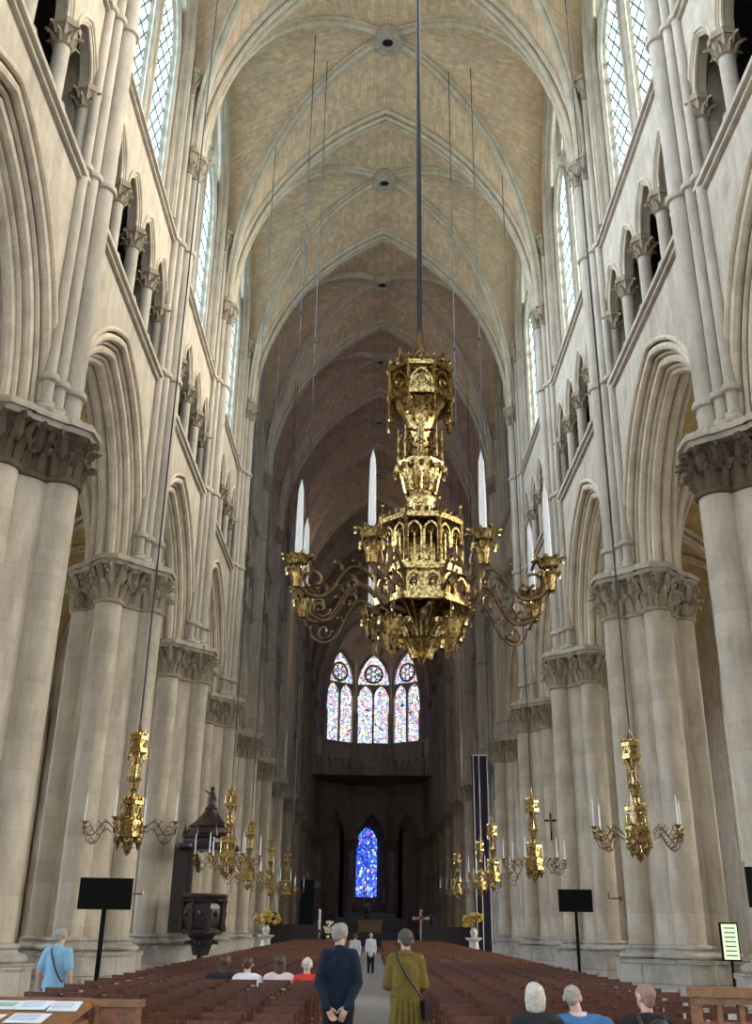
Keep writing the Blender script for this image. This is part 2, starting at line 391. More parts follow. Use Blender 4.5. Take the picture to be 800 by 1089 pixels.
def octo(cx, cy, r, rot=PI / 8, n=8): return [(cx + r * math.cos(rot + 2 * PI * k / n), cy + r * math.sin(rot + 2 * PI * k / n)) for k in range(n)]
SO, SR, CR = .91, .365, .80     # shaft offset, shaft radius, core radius
SHAFTS = [(-SO, 0), (SO, 0), (0, -SO), (0, SO)]
def pier_meshes():
    D = {}
    b = MB()
    for cx, cy, r in [(0, 0, 1.28)] + [(x * 1.0, y * 1.0, .66) for x, y in SHAFTS]:
        rr = r
        for (f, z0, z1) in ((1.22, 0, .42), (1.14, .42, .5), (1.1, .5, .95), (1.16, .95, 1.03)):
            b.prism(octo(cx, cy, rr * f), z0, z1)
    for cx, cy, r, n in [(0, 0, CR, 32)] + [(x, y, SR, 20) for x, y in SHAFTS]:
        b.lathe([(r + .22, 1.03), (r + .27, 1.08), (r + .27, 1.13), (r + .2, 1.18), (r + .11, 1.2), (r + .08, 1.24), (r + .12, 1.28), (r + .1, 1.33), (r, 1.36)], (cx, cy, 0), n, cap=False)
    D['base'] = b
    c = MB(); c.lathe([(CR, 1.3), (CR, 9.9)], n=40, cap=False); D['core'] = c
    D['shaft'] = []
    for x, y in SHAFTS:
        s = MB(); s.lathe([(SR, 1.3), (SR, 9.9)], (x, y, 0), 28, cap=False); D['shaft'].append(s)
    k = MB()
    z0, z1 = 9.82, 10.78
    for cx, cy, r, n in [(0, 0, CR, 32)] + [(x, y, SR, 20) for x, y in SHAFTS]:
        k.lathe([(r, z0 - .12), (r + .06, z0 - .1), (r + .08, z0 - .04), (r + .05, z0), (r + .01, z0 + .02), (r + .0, z0 + .5), (r + .03, z0 + .8), (r + .12, z1)], (cx, cy, 0), n, cap=False)
    far = lambda x, y, cx, cy: any((x - a) ** 2 + (y - b_) ** 2 < (SR - .02) ** 2 for a, b_ in SHAFTS)
    foliage(k, 0, 0, CR, z0, z1, 18, far, out=.2)
    for x, y in SHAFTS:
        foliage(k, x, y, SR, z0, z1, 9, lambda px, py, cx, cy: px * px + py * py < (CR - .05) ** 2)
    # random small leaves for a dense carved texture
    for i in range(260):
        j = random.randrange(5); cx, cy, r = ([(0, 0, CR)] + [(x, y, SR) for x, y in SHAFTS])[j]
        a = random.uniform(0, 2 * PI); x = cx + r * math.cos(a); y = cy + r * math.sin(a)
        leaf(k, x, y, random.uniform(z0, z1 - .25), math.cos(a), math.sin(a), random.uniform(.16, .3), .11, random.uniform(.12, .24))
    D['capital'] = k
    a = MB()
    for z0_, z1_, g in ((z1 - .02, z1 + .1, .0), (z1 + .1, z1 + .2, .08), (z1 + .2, z1 + .27, .03)):
        a.prism(octo(0, 0, (CR + .33 + g) / math.cos(PI / 8)), z0_, z1_)
        for x, y in SHAFTS: a.prism(octo(x, y, (SR + .17 + g) / math.cos(PI / 8)), z0_, z1_)
    D['abacus'] = a
    # vaulting shafts on nave side (-x)
    D['resp'] = []
    spec = [(-.86, 0, .235), (-.74, -.43, .13), (-.74, .43, .13), (-.62, -.74, .12), (-.62, .74, .12)]
    for i, (x, y, r) in enumerate(spec):
        zt = 25.3 if i == 0 else (25.3 if i < 3 else 28.6)
        s = MB(); s.lathe([(r, 11.05), (r, zt)], (x, y, 0), 20, cap=False)
        s.lathe([(r + .1, 11.05), (r + .12, 11.12), (r + .05, 11.2), (r + .06, 11.28), (r, 11.32)], (x, y, 0), 16, cap=False)
        D['resp'].append(s)
    D['ring'] = []
    for z in (11.85, 17.3, 22.25):
        g = MB(); D['ring'].append(g)
        for x, y, r in spec:
            g.lathe([(r, z - .1), (r + .07, z - .07), (r + .09, z), (r + .07, z + .06), (r, z + .09)], (x, y, 0), 16, cap=False)
    vcs = [MB(), MB(), MB()]
    for i, (x, y, r) in enumerate(spec):
        vc = vcs[0] if i < 3 else vcs[i - 2]
        zt = 25.3 if i < 3 else 28.6
        vc.lathe([(r, zt - .1), (r + .05, zt - .06), (r + .02, zt), (r + .03, zt + .35), (r + .14, zt + .75)], (x, y, 0), 14, cap=False)
        foliage(vc, x, y, r, zt, zt + .75, 8 if i == 0 else 5, out=.1)
        vc.prism(octo(x, y, r + .2), zt + .75, zt + .93)
    D['vcap'] = vcs
    # backing pilaster behind shafts up to the vault
    bk = MB(); bk.bb(-.66, -.3, -.62, .62, 11.05, 29.5); D['pil'] = bk
    return D
PM = pier_meshes()
def mesh_of(mb, n, mat, sm=35): return mb.mesh(n, M[mat], sm)
pm = {k: mesh_of(PM[k], k, {'base': 'base', 'core': 'pier', 'capital': 'carved', 'abacus': 'stone', 'pil': 'stone'}[k]) for k in ('base', 'core', 'capital', 'abacus', 'pil')}
pm['ring'] = [mesh_of(s, 'shaft_ring', 'shaft') for s in PM['ring']]; pm['vcap'] = [mesh_of(s, 'vault_capital', 'carved') for s in PM['vcap']]
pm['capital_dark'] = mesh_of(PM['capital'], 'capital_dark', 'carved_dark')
pm['shaft'] = [mesh_of(s, 'shaft', 'pier') for s in PM['shaft']]
pm['resp'] = [mesh_of(s, 'vaulting_shaft', 'shaft') for s in PM['resp']]
ORD = ['zeroth', 'nearest', 'second', 'third', 'fourth', 'fifth', 'sixth', 'seventh', 'eighth', 'ninth', 'tenth', 'eleventh', 'twelfth', 'thirteenth']
CROSS = 10.0
pier_Y = [PY(n) for n in range(0, 8)]                # 9.3 .. 70.2
choir_Y = [PY(7) + CROSS + BAY * k for k in range(0, 5)]   # 80.2 .. 115
def make_pier(sgn, Y, label, dark=False, respond=True):
    t = thing('stone_pier', label, 'pier', (sgn * PX_C, Y, 0), 0 if sgn > 0 else PI)
    put('base', pm['base'], t); put('core', pm['core'], t)
    for s in pm['shaft']: put('shaft', s, t)
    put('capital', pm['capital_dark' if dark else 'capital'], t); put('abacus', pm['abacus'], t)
    for s in pm['resp']: put('vaulting_shaft', s, t)
    for s in pm['ring']: put('shaft_ring', s, t)
    for s in pm['vcap']: put('vault_capital', s, t)
    put('backing_pilaster', pm['pil'], t)
    return t
for sgn, sd in ((-1, 'left'), (1, 'right')):
    for n, Y in enumerate(pier_Y):
        if n == 0: lab = f'clustered stone pier just cropped off the {sd} edge, nearest the camera'
        elif n == 1: lab = f'huge clustered stone pier at the {sd} edge with blackened leaf capital'
        else:
            extra = {(-1, 3): ' with the dark pulpit against it', (1, 4): ' with a small black crucifix on it', (1, 2): ' behind the hanging chandelier', (-1, 2): ' behind the black screen'}.get((int(sgn), n), '')
            lab = f'clustered stone pier, {ORD[n]} along the {sd} side{extra}'
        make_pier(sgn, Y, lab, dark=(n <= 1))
    for n, Y in enumerate(choir_Y):
        make_pier(sgn, Y, f'shadowed stone pier, {ORD[n + 1]} of the {sd} choir piers beyond the crossing')

# ------------------------------------------------------------------ wall bays (local origin bay centre, pier axis x=0, nave -x)
HB = BAY / 2
WF = -.55
AW, AS, AR = 3.25, 11.0, 4.35       # arcade opening half width, spring, rise
def bay_meshes():
    D = {}
    w = MB()
    # arcade wall in three steps
    plate(w, [(-HB, HB, 0, AW + .55, 5.1, AS, None)], 17.2, PX(), WF, -.25)
    plate(w, [(-HB, HB, 0, AW + .22, 4.7, AS, None)], 17.2, PX(), -.25, .02)
    plate(w, [(-HB, HB, 0, AW, AR, AS, None)], 17.2, PX(), .0, .45)
    plate(w, [(-HB, HB, 0, AW + .3, 4.8, AS, None)], 17.2, PX(), .45, .75)
    # wall above triforium arches, clerestory
    step = 1.87; cells = []
    for i in range(4):
        uc = (i - 1.5) * step; u0 = -HB if i == 0 else uc - step / 2; u1 = HB if i == 3 else uc + step / 2
        cells.append((u0, u1, uc, .70, 1.15, 19.62, None))
    plate(w, cells, 22.2, PX(), WF, -.2, zb=19.62)
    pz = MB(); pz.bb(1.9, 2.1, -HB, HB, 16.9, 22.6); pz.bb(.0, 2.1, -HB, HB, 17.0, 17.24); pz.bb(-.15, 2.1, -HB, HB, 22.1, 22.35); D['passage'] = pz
    w.bb(-.3, .0, -HB, HB, 17.0, 17.25); w.bb(-.4, -.1, -HB, HB, 22.1, 22.35)
    for s in (-1, 1): w.bb(WF, .6, s * (HB - .02), s * (4 * step / 2 - .12), 17.2, 22.2)
    plate(w, [(-HB, HB, 0, 3.05, 5.6, 30.0, 22.75)], 38.2, PX(), WF, .15, zb=22.2)
    # sloped sill
    w.add([(WF, -3.05, 22.75), (WF, 3.05, 22.75), (.15, 3.05, 23.3), (.15, -3.05, 23.3)], [(0, 1, 2, 3)])
    D['wall'] = w
    r = MB()
    for e, x, rr in ((.70, -.58, .07), (.50, -.47, .11), (.36, -.33, .06), (.2, -.2, .12), (.05, -.06, .07), (-.02, .1, .13), (-.02, .38, .11), (.14, .52, .06), (.3, .7, .1)):
        pts = [(x, u, z) for u, z in parch(AW, AR, e, 18, AS)]
        r.sweep(pts, circ(rr, 8), (1, 0, 0))
    D['mold'] = r
    s = MB()
    for z, h in ((17.05, .26), (22.2, .2)):
        s.sweep([(WF, -HB, z), (WF, HB, z)], [(-h * .45, -.02), (-h * .4, .1), (0, .17), (h * .3, .17), (h * .55, .1), (h * .55, -.02)], None)
    s = MB()
    for z, h in ((17.05, .3), (22.2, .22)):
        for q0, q1, x in ((-.5, -.1, WF - .1), (-.1, .3, WF - .19), (.3, .5, WF - .12)):
            s.bb(x, WF + .02, -HB + .1, HB - .1, z + h * q0, z + h * q1)
    D['string'] = s
    c = MB(); x, rr = -.38, .175
    c.lathe([(rr + .12, 17.2), (rr + .12, 17.32), (rr + .08, 17.36), (rr + .1, 17.42), (rr, 17.5), (rr, 19.0)], (x, 0, 0), 18)
    D['col'] = c
    k = MB(); k.lathe([(rr, 18.98), (rr + .05, 19.02), (rr + .01, 19.08), (rr + .05, 19.3), (rr + .12, 19.46)], (x, 0, 0), 14)
    foliage(k, x, 0, rr, 19.05, 19.45, 8, out=.12)
    k.prism(octo(x, 0, .34), 19.45, 19.63)
    D['colcap'] = k
    t = MB()
    for i in range(4):
        uc = (i - 1.5) * step
        for e, xx, q in ((.0, -.47, .06), (.12, -.56, .05)):
            t.sweep([(xx, u, z) for u, z in parch(.70, 1.15, e, 9, 19.62, uc)], circ(q, 7), (1, 0, 0))
    D['trifmold'] = t
    # clerestory tracery
    g = MB()
    P = PX()
    z1 = 29.4
    plate(g, [(-3.05, 0, -1.5, 1.28, 2.0, z1, None), (0, 3.05, 1.5, 1.28, 2.0, z1, None)], 31.7, P, -.16, .02, ends=False)
    g.bb(-.2, .05, -.14, .14, 22.75, z1 + .3)
    for s_ in (-1, 1): g.bb(-.2, .05, s_ * 3.05, s_ * 2.8, 22.75, z1 + .1)
    def ring(cy, cz, rad, rr2, n=28): 
        pts = [(-.1, cy + rad * math.cos(2 * PI * k / n), cz + rad * math.sin(2 * PI * k / n)) for k in range(n + 1)]
        g.sweep(pts, circ(rr2, 7), (1, 0, 0))
    ring(0, 32.6, 1.45, .16)
    for k in range(6): ring(1.45 * .55 * math.cos(k * PI / 3 + PI / 6), 32.6 + 1.45 * .55 * math.sin(k * PI / 3 + PI / 6), .46, .07, 14)
    for uc in (-1.5, 1.5):
        g.sweep([(-.2, u, z) for u, z in parch(1.28, 2.0, .02, 10, z1, uc, leg=z1 - 22.8)], circ(.09, 7), (1, 0, 0))
    D['trac'] = g
    f = MB()
    for e, xx, q in ((.02, -.3, .12), (.16, WF, .1)):
        f.sweep([(xx, u, z) for u, z in parch(3.05, 5.6, e, 14, 30.0, 0, leg=7.2)], circ(q, 8), (1, 0, 0))
    D['frame'] = f
    p = MB(); arc = parch(3.05, 5.6, 0, 12, 30.0)
    poly = [(-3.05, 22.8)] + arc + [(3.05, 22.8)]
    p.add([(0.08, u, z) for u, z in poly], [tuple(range(len(poly)))])
    D['pane'] = p
    b = MB()
    for k in range(9):
        z = 23.6 + k * .82
        b.bb(.03, .06, -2.8, 2.8, z - .012, z + .012)
    D['bars'] = b
    return D
BM = bay_meshes()
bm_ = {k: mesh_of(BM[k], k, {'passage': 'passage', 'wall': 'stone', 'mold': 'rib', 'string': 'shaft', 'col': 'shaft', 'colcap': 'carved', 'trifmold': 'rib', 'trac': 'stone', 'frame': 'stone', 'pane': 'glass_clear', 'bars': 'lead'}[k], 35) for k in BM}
pane_dim = mesh_of(BM['pane'], 'pane', 'glass_dim'); pane_ch = mesh_of(BM['pane'], 'pane', 'glass_choir')
NW = [0]
def wall_bay(sgn, yc, clear):
    sd = 'left' if sgn < 0 else 'right'; rz = 0 if sgn > 0 else PI; loc = (sgn * PX_C, yc, 0)
    w = put(f'wall_{sd}', bm_['wall'], None, loc, rz, kind='structure')
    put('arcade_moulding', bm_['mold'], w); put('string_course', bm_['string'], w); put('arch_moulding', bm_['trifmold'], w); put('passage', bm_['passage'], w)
    for i in range(5):
        y = (i - 2) * 1.87
        c = put('triforium_column', bm_['col'], w, (0, y * (.98 if i in (0, 4) else 1), 0)); put('leaf_capital', bm_['colcap'], c)
    NW[0] += 1
    wi = put(f'window_{NW[0]}', bm_['frame'], None, loc, rz, kind='structure')
    put('tracery', bm_['trac'], wi); put('glass', bm_['pane'] if clear else pane_dim if yc < 75 else pane_ch, wi); put('glazing_bars', bm_['bars'], wi)
nave_c = [(pier_Y[i] + pier_Y[i + 1]) / 2 for i in range(7)] + [pier_Y[0] - HB - BAY * k for k in range(3)]
choir_c = [(choir_Y[i] + choir_Y[i + 1]) / 2 for i in range(4)]
for sgn in (-1, 1):
    for yc in sorted(nave_c): wall_bay(sgn, yc, yc < 42)
    for yc in choir_c: wall_bay(sgn, yc, False)

# ------------------------------------------------------------------ vaults
def arc_pts(a, rise, n, stilt_from=0.0):
    """right half of a pointed arch: (u,z) from spring (a,0) to apex (0,rise)"""
    q = parch(a, rise, 0, n)[n:]      # apex .. right spring
    return q[::-1]
def loft(mb, A, B, m=5, sag=0):
    n = len(A); vs = []; fs = []; uvs = []
    # cumulative length along A and B mean
    L = [0]
    for i in range(1, n): L.append(L[-1] + ((A[i] - A[i - 1]).length + (B[i] - B[i - 1]).length) / 2)
    for i in range(n):
        for j in range(m + 1): vs.append(A[i].lerp(B[i], j / m))
    for i in range(n - 1):
        for j in range(m):
            fs.append((i * (m + 1) + j, i * (m + 1) + j + 1, (i + 1) * (m + 1) + j + 1, (i + 1) * (m + 1) + j))
            w0 = (A[i] - B[i]).length; w1 = (A[i + 1] - B[i + 1]).length
            uvs.append([(w0 * j / m, L[i]), (w0 * (j + 1) / m, L[i]), (w1 * (j + 1) / m, L[i + 1]), (w1 * j / m, L[i + 1])])
    mb.add(vs, fs, uvs)
def vault(ax, hy, z0, zt, zk, zw, wspring, bandhw=.42, n=18, wx=.38):
    """rib vault bay centred at 0: spans x +-ax, y +-hy"""
    web = MB(); y1 = hy - bandhw
    D = [Vector((0, 0, 0))] * 0
    def diag(sx, sy, k):
        th = (k / n) * PI / 2; t = math.cos(th)
        return Vector((sx * ax * t, sy * y1 * t, z0 + (zk - z0) * math.sin(th) ** .95))
    T = arc_pts(ax, zt - z0, n); Wc = arc_pts(y1, zw - wspring, n - 4)
    for sx in (-1, 1):
        for sy in (-1, 1):
            A = [diag(sx, sy, k) for k in range(n + 1)]
            B = [Vector((sx * u, sy * y1, z0 + z)) for u, z in T]
            loft(web, A, B)
            Wp = [Vector((sx * (ax + wx), sy * y1, z0 + (wspring - z0) * k / 4)) for k in range(4)] + [Vector((sx * (ax + wx), sy * u, wspring + z)) for u, z in Wc]
            loft(web, A, Wp)
    ribs = MB()
    for s in (-1, 1):
        pts = [diag(1, s, k) for k in range(n + 1)] + [diag(-1, -s, k) for k in range(n - 1, -1, -1)]
        Nn = Vector((0, 0, 1)).cross((pts[-1] - pts[0]).normalized()).normalized()
        for a, b, r in ((.18, 0, .13), (.07, .16, .08), (.07, -.16, .08)):
            sg = -1 
            # inward offset = towards -up
            def off(i):
                t = (pts[min(i + 1, len(pts) - 1)] - pts[max(i - 1, 0)]).normalized(); u = Nn.cross(t)
                if u.z < 0: u = -u
                return u
            q = [p - off(i) * a + Nn * b for i, p in enumerate(pts)]
            ribs.sweep(q, circ(r, 7), Nn)
    return web, ribs
def trans_arch(ax, z0, zt, hw=.42):
    mb = MB()
    core = [(x, 0, z) for x, z in parch(ax, zt - z0, .05, 22, z0)]
    mb.sweep(core, rect(.02, .75, -hw - .05, hw + .05), (0, -1, 0))
    mb.sweep(core, rect(-.16, .2, -hw + .2, hw - .2), (0, -1, 0))
    for e, b, r in ((-.2, .13, .1), (-.2, -.13, .1), (-.02, .33, .11), (-.02, -.33, .11), (.16, .45, .06), (.16, -.45, .06)):
        mb.sweep([(x, b, z) for x, z in parch(ax, zt - z0, e, 22, z0)], circ(r, 7), (0, -1, 0))
    return mb
VS, VT, VK, VWS, VW = 26.1, 37.3, 37.4, 29.5, 36.6
VA = 6.75
web, ribs = vault(VA, HB, VS, VT, VK, VW, VWS)
web_m = web.mesh('ceiling', M['web'], 40); rib_m = ribs.mesh('diagonal_ribs', M['rib'], 50)
ta_m = trans_arch(VA, VS, VT - .15).mesh('transverse_arch', M['rib'], 40)
ks = MB(); ks.lathe([(.62, 37.35), (.66, 37.0), (.6, 36.85), (.5, 36.82), (.42, 36.9), (.3, 36.84), (.24, 36.9), (.22, 37.3)], n=24, cap=False)
for k in range(10): ks.ball((.52 * math.cos(k * PI / 5), .52 * math.sin(k * PI / 5), 36.84), .09, 6, 4)
ks_m = ks.mesh('keystone', M['shaft'])
kh = MB(); kh.lathe([(.24, 37.0), (.01, 37.01)], n=16, cap=False); kh_m = kh.mesh('keystone_hole', M['hole'])
def vault_bay(yc, wm, rm):
    c = put('ceiling', wm, None, (0, yc, 0), 0, kind='structure')
    put('diagonal_rib', rm, c); k = put('keystone', ks_m, c); put('keystone_hole', kh_m, k)
    return c
for yc in sorted(nave_c) + choir_c:
    c = vault_bay(yc, web_m, rib_m)
    put('transverse_arch', ta_m, c, (0, HB, 0))
    if abs(yc - choir_c[0]) < .1: put('transverse_arch', ta_m, c, (0, -HB, 0))
w2, r2 = vault(VA, CROSS / 2, VS, VT, VK + .4, VW, VS + .2)
cc = (pier_Y[-1] + choir_Y[0]) / 2
vault_bay(cc, w2.mesh('ceiling', M['web'], 40), r2.mesh('diagonal_ribs', M['rib'], 50))

# aisles
AX0, AX1 = 8.3, 14.6; AXC = (AX0 + AX1) / 2; AH = (AX1 - AX0) / 2
aw, ar = vault(AH, HB, 10.9, 16.4, 16.6, 16.0, 11.2, bandhw=.25, n=12)
aw_m = aw.mesh('ceiling', M['ochre'], 40); ar_m = ar.mesh('diagonal_ribs', M['rib'], 50)
at_ = trans_arch(AH, 10.9, 16.3, .25); at_m = at_.mesh('transverse_arch', M['rib'], 40)
ow = MB(); plate(ow, [(-HB, HB, 0, 1.2, 2.4, 10.5, 4.2)], 17.4, PX(), 0, .6, zb=0)
ow_m = ow.mesh('wall', M['stone'])
of = MB()
for e, xx, q in ((.0, -.02, .11), (.25, -.06, .09)):
    of.sweep([(xx, u, z) for u, z in parch(1.2, 2.4, e, 12, 10.5, 0, leg=6.3)], circ(q, 8), (1, 0, 0))
of.bb(.1, .3, -.09, .09, 4.2, 12.6)
for uc in (-.6, .6): of.sweep([(.15, u, z) for u, z in parch(.52, .9, .0, 8, 10.0, uc)], circ(.07, 6), (1, 0, 0))
of_m = of.mesh('window', M['stone'])
op = MB(); poly = [(-1.2, 4.2)] + parch(1.2, 2.4, 0, 12, 10.5) + [(1.2, 4.2)]; op.add([(.3, u, z) for u, z in poly], [tuple(range(len(poly)))])
op_c = op.mesh('glass', M['glass_aisle']); op_d = op.mesh('glass', M['glass_choir'])
osh = MB()
for y, r in ((0, .28), (-.4, .14), (.4, .14)):
    osh.lathe([(r + .14, 0), (r + .14, .9), (r + .06, 1.0), (r, 1.15), (r, 10.2), (r + .06, 10.25), (r + .02, 10.3), (r + .14, 10.75), (r + .2, 10.8), (r + .2, 10.95)], (-.2, y, 0), 16)
osh.lathe([(.28, 5.1), (.36, 5.15), (.36, 5.25), (.28, 5.3)], (-.2, 0, 0), 16, cap=False)
osh_m = osh.mesh('wall_shafts', M['shaft'])
for sgn, sd in ((-1, 'left'), (1, 'right')):
    rz = 0 if sgn > 0 else PI
    for yc in sorted(nave_c) + choir_c:
        c = put('ceiling', aw_m, None, (sgn * AXC, yc, 0), 0, kind='structure'); put('diagonal_rib', ar_m, c); put('transverse_arch', at_m, c, (0, HB, 0))
        w = put(f'wall_{sd}', ow_m, None, (sgn * AX1, yc, 0), rz, kind='structure'); put('wall_shafts', osh_m, w, (0, HB if sgn > 0 else -HB, 0))
        NW[0] += 1
        wi = put(f'window_{NW[0]}', of_m, None, (sgn * AX1, yc, 0), rz, kind='structure'); put('glass', op_c if yc < 75 else op_d, wi)
    # transept walls
    t = MB(); y0, y1 = pier_Y[-1] + .3, choir_Y[0] - .3
    t.bb(sgn * 24, sgn * 24.4, y0 - 1, y1 + 1, 0, 38.6)
    t.bb(sgn * 8.4, sgn * 24, y0 - .7, y0 - .2, 0 + 16.8, 38.6); t.bb(sgn * 8.4, sgn * 24, y1 + .2, y1 + .7, 16.8, 38.6)
    t.bb(sgn * 14.5, sgn * 24, y0 - .7, y0 - .2, 0, 16.8); t.bb(sgn * 14.5, sgn * 24, y1 + .2, y1 + .7, 0, 16.8)
    t.bb(sgn * 6.9, sgn * 24.4, y0 - 1, y1 + 1, 38.0, 38.3)
    obj(f'wall_{sd}', t, M['stone'], kind='structure')
    NW[0] += 1
    p = MB(); yc = (y0 + y1) / 2; poly = [(yc - 2.6, 8)] + parch(2.6, 5, 0, 10, 25, yc) + [(yc + 2.6, 8)]
    p.add([(sgn * 23.95, u, z) for u, z in poly], [tuple(range(len(poly)))])
    wi = obj(f'window_{NW[0]}', p, M['glass_dim'], kind='structure')

# floor
f = MB(); f.bb(-26, 26, -20, 150, -.3, 0); obj('floor', f, M['floor'], kind='structure', smooth=0)

# ------------------------------------------------------------------ apse
AY = 115.0; AP = 7.0
def ang_frame(k, ap):
    a = k * RAD(36)
    ca, sa = math.cos(a), math.sin(a)
    return lambda u, z, d: (sa * (ap + d) + u * ca, AY + ca * (ap + d) - u * sa, z)
HW = AP * math.tan(RAD(18))
arib = MB()
for k in range(-2, 3):
    P = ang_frame(k, AP)
    w = MB()
    plate(w, [(-HW, HW, 0, 1.55, 3.0, 11.0, None)], 17.2, P, 0, .7)
    step = 1.0; cells = []
    for i in range(4):
        uc = (i - 1.5) * step; cells.append((-HW if i == 0 else uc - .5, HW if i == 3 else uc + .5, uc, .36, .8, 19.6, None))
    plate(w, cells, 22.2, P, 0, .3, zb=19.6)
    w2_ = MB(); 
    for q in ((17.0, 17.3, -.15, 1.2), (22.1, 22.35, -.12, 1.2)):
        w.add([P(u, z, d) for z in q[:2] for u in (-HW, HW) for d in q[2:]], [(0, 1, 3, 2), (4, 5, 7, 6), (0, 2, 6, 4), (1, 3, 7, 5), (0, 1, 5, 4), (2, 3, 7, 6)])
    w.add([P(-HW - .4, 17, 1.1), P(HW + .4, 17, 1.1), P(HW + .4, 22.4, 1.1), P(-HW - .4, 22.4, 1.1)], [(0, 1, 2, 3)])
    plate(w, [(-HW, HW, 0, 1.95, 3.9, 29.6, 22.4)], 38.2, P, .0, .5, zb=22.2)
    ww = obj('wall_back', w, M['stone'], kind='structure')
    cm = MB()
    for i in range(5): 
        u = (i - 2) * 1.0; c = P(u, 0, .12); cm.lathe([(.16, 17.3), (.1, 17.5), (.1, 19.2), (.2, 19.6)], (c[0], c[1], 0), 10)
    obj('triforium_columns', cm, M['shaft'], ww)
    tr = MB()
    plate(tr, [(-1.95, 0, -.98, .82, 1.3, 28.2, None), (0, 1.95, .98, .82, 1.3, 28.2, None)], 29.7, P, .1, .3, ends=False)
    tr.add([P(u, z, d) for z in (22.4, 28.4) for u in (-.13, .13) for d in (.05, .3)], [(0, 1, 3, 2), (4, 5, 7, 6), (0, 2, 6, 4), (1, 3, 7, 5), (0, 1, 5, 4), (2, 3, 7, 6)])
    def rg(uc, zc, rad, rr, n=24):
        pts = [Vector(P(uc + rad * math.cos(2 * PI * j / n), zc + rad * math.sin(2 * PI * j / n), .2)) for j in range(n + 1)]
        nn = Vector(P(0, 0, 1)) - Vector(P(0, 0, 0)); tr.sweep(pts, circ(rr, 6), nn)
    rg(0, 31.05, 1.12, .14)
    for j in range(6): rg(.66 * math.cos(j * PI / 3 + PI / 6), 31.05 + .66 * math.sin(j * PI / 3 + PI / 6), .36, .07, 12)
    NW[0] += 1
    wi = obj(f'window_{NW[0]}', tr, M['stone'], kind='structure')
    pp = MB(); poly = [(-1.95, 22.4)] + parch(1.95, 3.9, 0, 12, 29.6) + [(1.95, 22.4)]
    pp.add([P(u, z, .35) for u, z in poly], [tuple(range(len(poly)))]); obj('glass', pp, M['glass_apse'] if abs(k) < 2 else M['glass_choir'], wi)
# apse columns at polygon vertices, radial ribs, web
for k in range(-2, 4):
    a = (k - .5) * RAD(36); R0 = AP / math.cos(RAD(18)) + .2
    x, y = R0 * math.sin(a), AY + R0 * math.cos(a)
    t = thing('apse_column', f'dim reddish round apse column, {ORD[k + 3]} from the left of the curved east end', 'column', (x, y, 0))
    s = MB(); s.lathe([(.9, 0), (.9, .5), (.75, .6), (.75, 1.0), (.6, 1.15)], n=8); obj('base', s, M['base'], t)
    s = MB(); s.lathe([(.55, 1.1), (.55, 9.9)], n=24, cap=False); obj('shaft', s, M['pier'], t)
    s = MB(); s.lathe([(.55, 9.8), (.62, 9.85), (.58, 9.95), (.62, 10.4), (.8, 10.8)], n=20, cap=False); foliage(s, 0, 0, .56, 9.9, 10.8, 12); s.prism(octo(0, 0, .95), 10.8, 11.05); obj('capital', s, M['carved'], t)
    s = MB()
    rv = R0 - .45; ox, oy = -math.sin(a) * .4, -math.cos(a) * .4
    for dq, r in ((0, .16), (-.28, .09), (.28, .09)):
        s.lathe([(r, 11.0), (r, 26)], (ox + dq * math.cos(a), oy - dq * math.sin(a), 0), 12, cap=False)
    obj('vaulting_shaft', s, M['shaft'], t)
    n = 16
    pts = [Vector((math.sin(a) * (R0 - .35) * math.cos(j / n * PI / 2), AY + math.cos(a) * (R0 - .35) * math.cos(j / n * PI / 2), 26 + 11.2 * math.sin(j / n * PI / 2))) for j in range(n + 1)]
    arib.sweep(pts, circ(.16, 7), Vector((math.cos(a), -math.sin(a), 0)))
aw_ = MB(); n = 14
for k in range(-2, 3):
    a0, a1 = (k - .5) * RAD(36), (k + .5) * RAD(36); am = k * RAD(36); R0 = AP / math.cos(RAD(18))
    for a, s in ((a0, 1), (a1, -1)):
        A = [Vector((math.sin(a) * R0 * math.cos(j / n * PI / 2), AY + math.cos(a) * R0 * math.cos(j / n * PI / 2), 26 + 11.3 * math.sin(j / n * PI / 2))) for j in range(n + 1)]
        P = ang_frame(k, AP)
        arc = parch(1.95, 3.9, .1, n, 29.8)[:n + 1] if s > 0 else parch(1.95, 3.9, .1, n, 29.8)[n:][::-1]
        B = [Vector(P(arc[j][0] * 1.08, arc[j][1] if j else 26, .05)) for j in range(n + 1)]
        top = Vector((0, AY, 37.3))
        ridge = [b for b in B]
        loft(aw_, A, B, 4)
        loft(aw_, [A[-1], A[-1]], [B[-1], B[-1]], 2)
cw = obj('ceiling', aw_, M['web'], kind='structure'); obj('apse_rib', arib, M['rib'], cw)
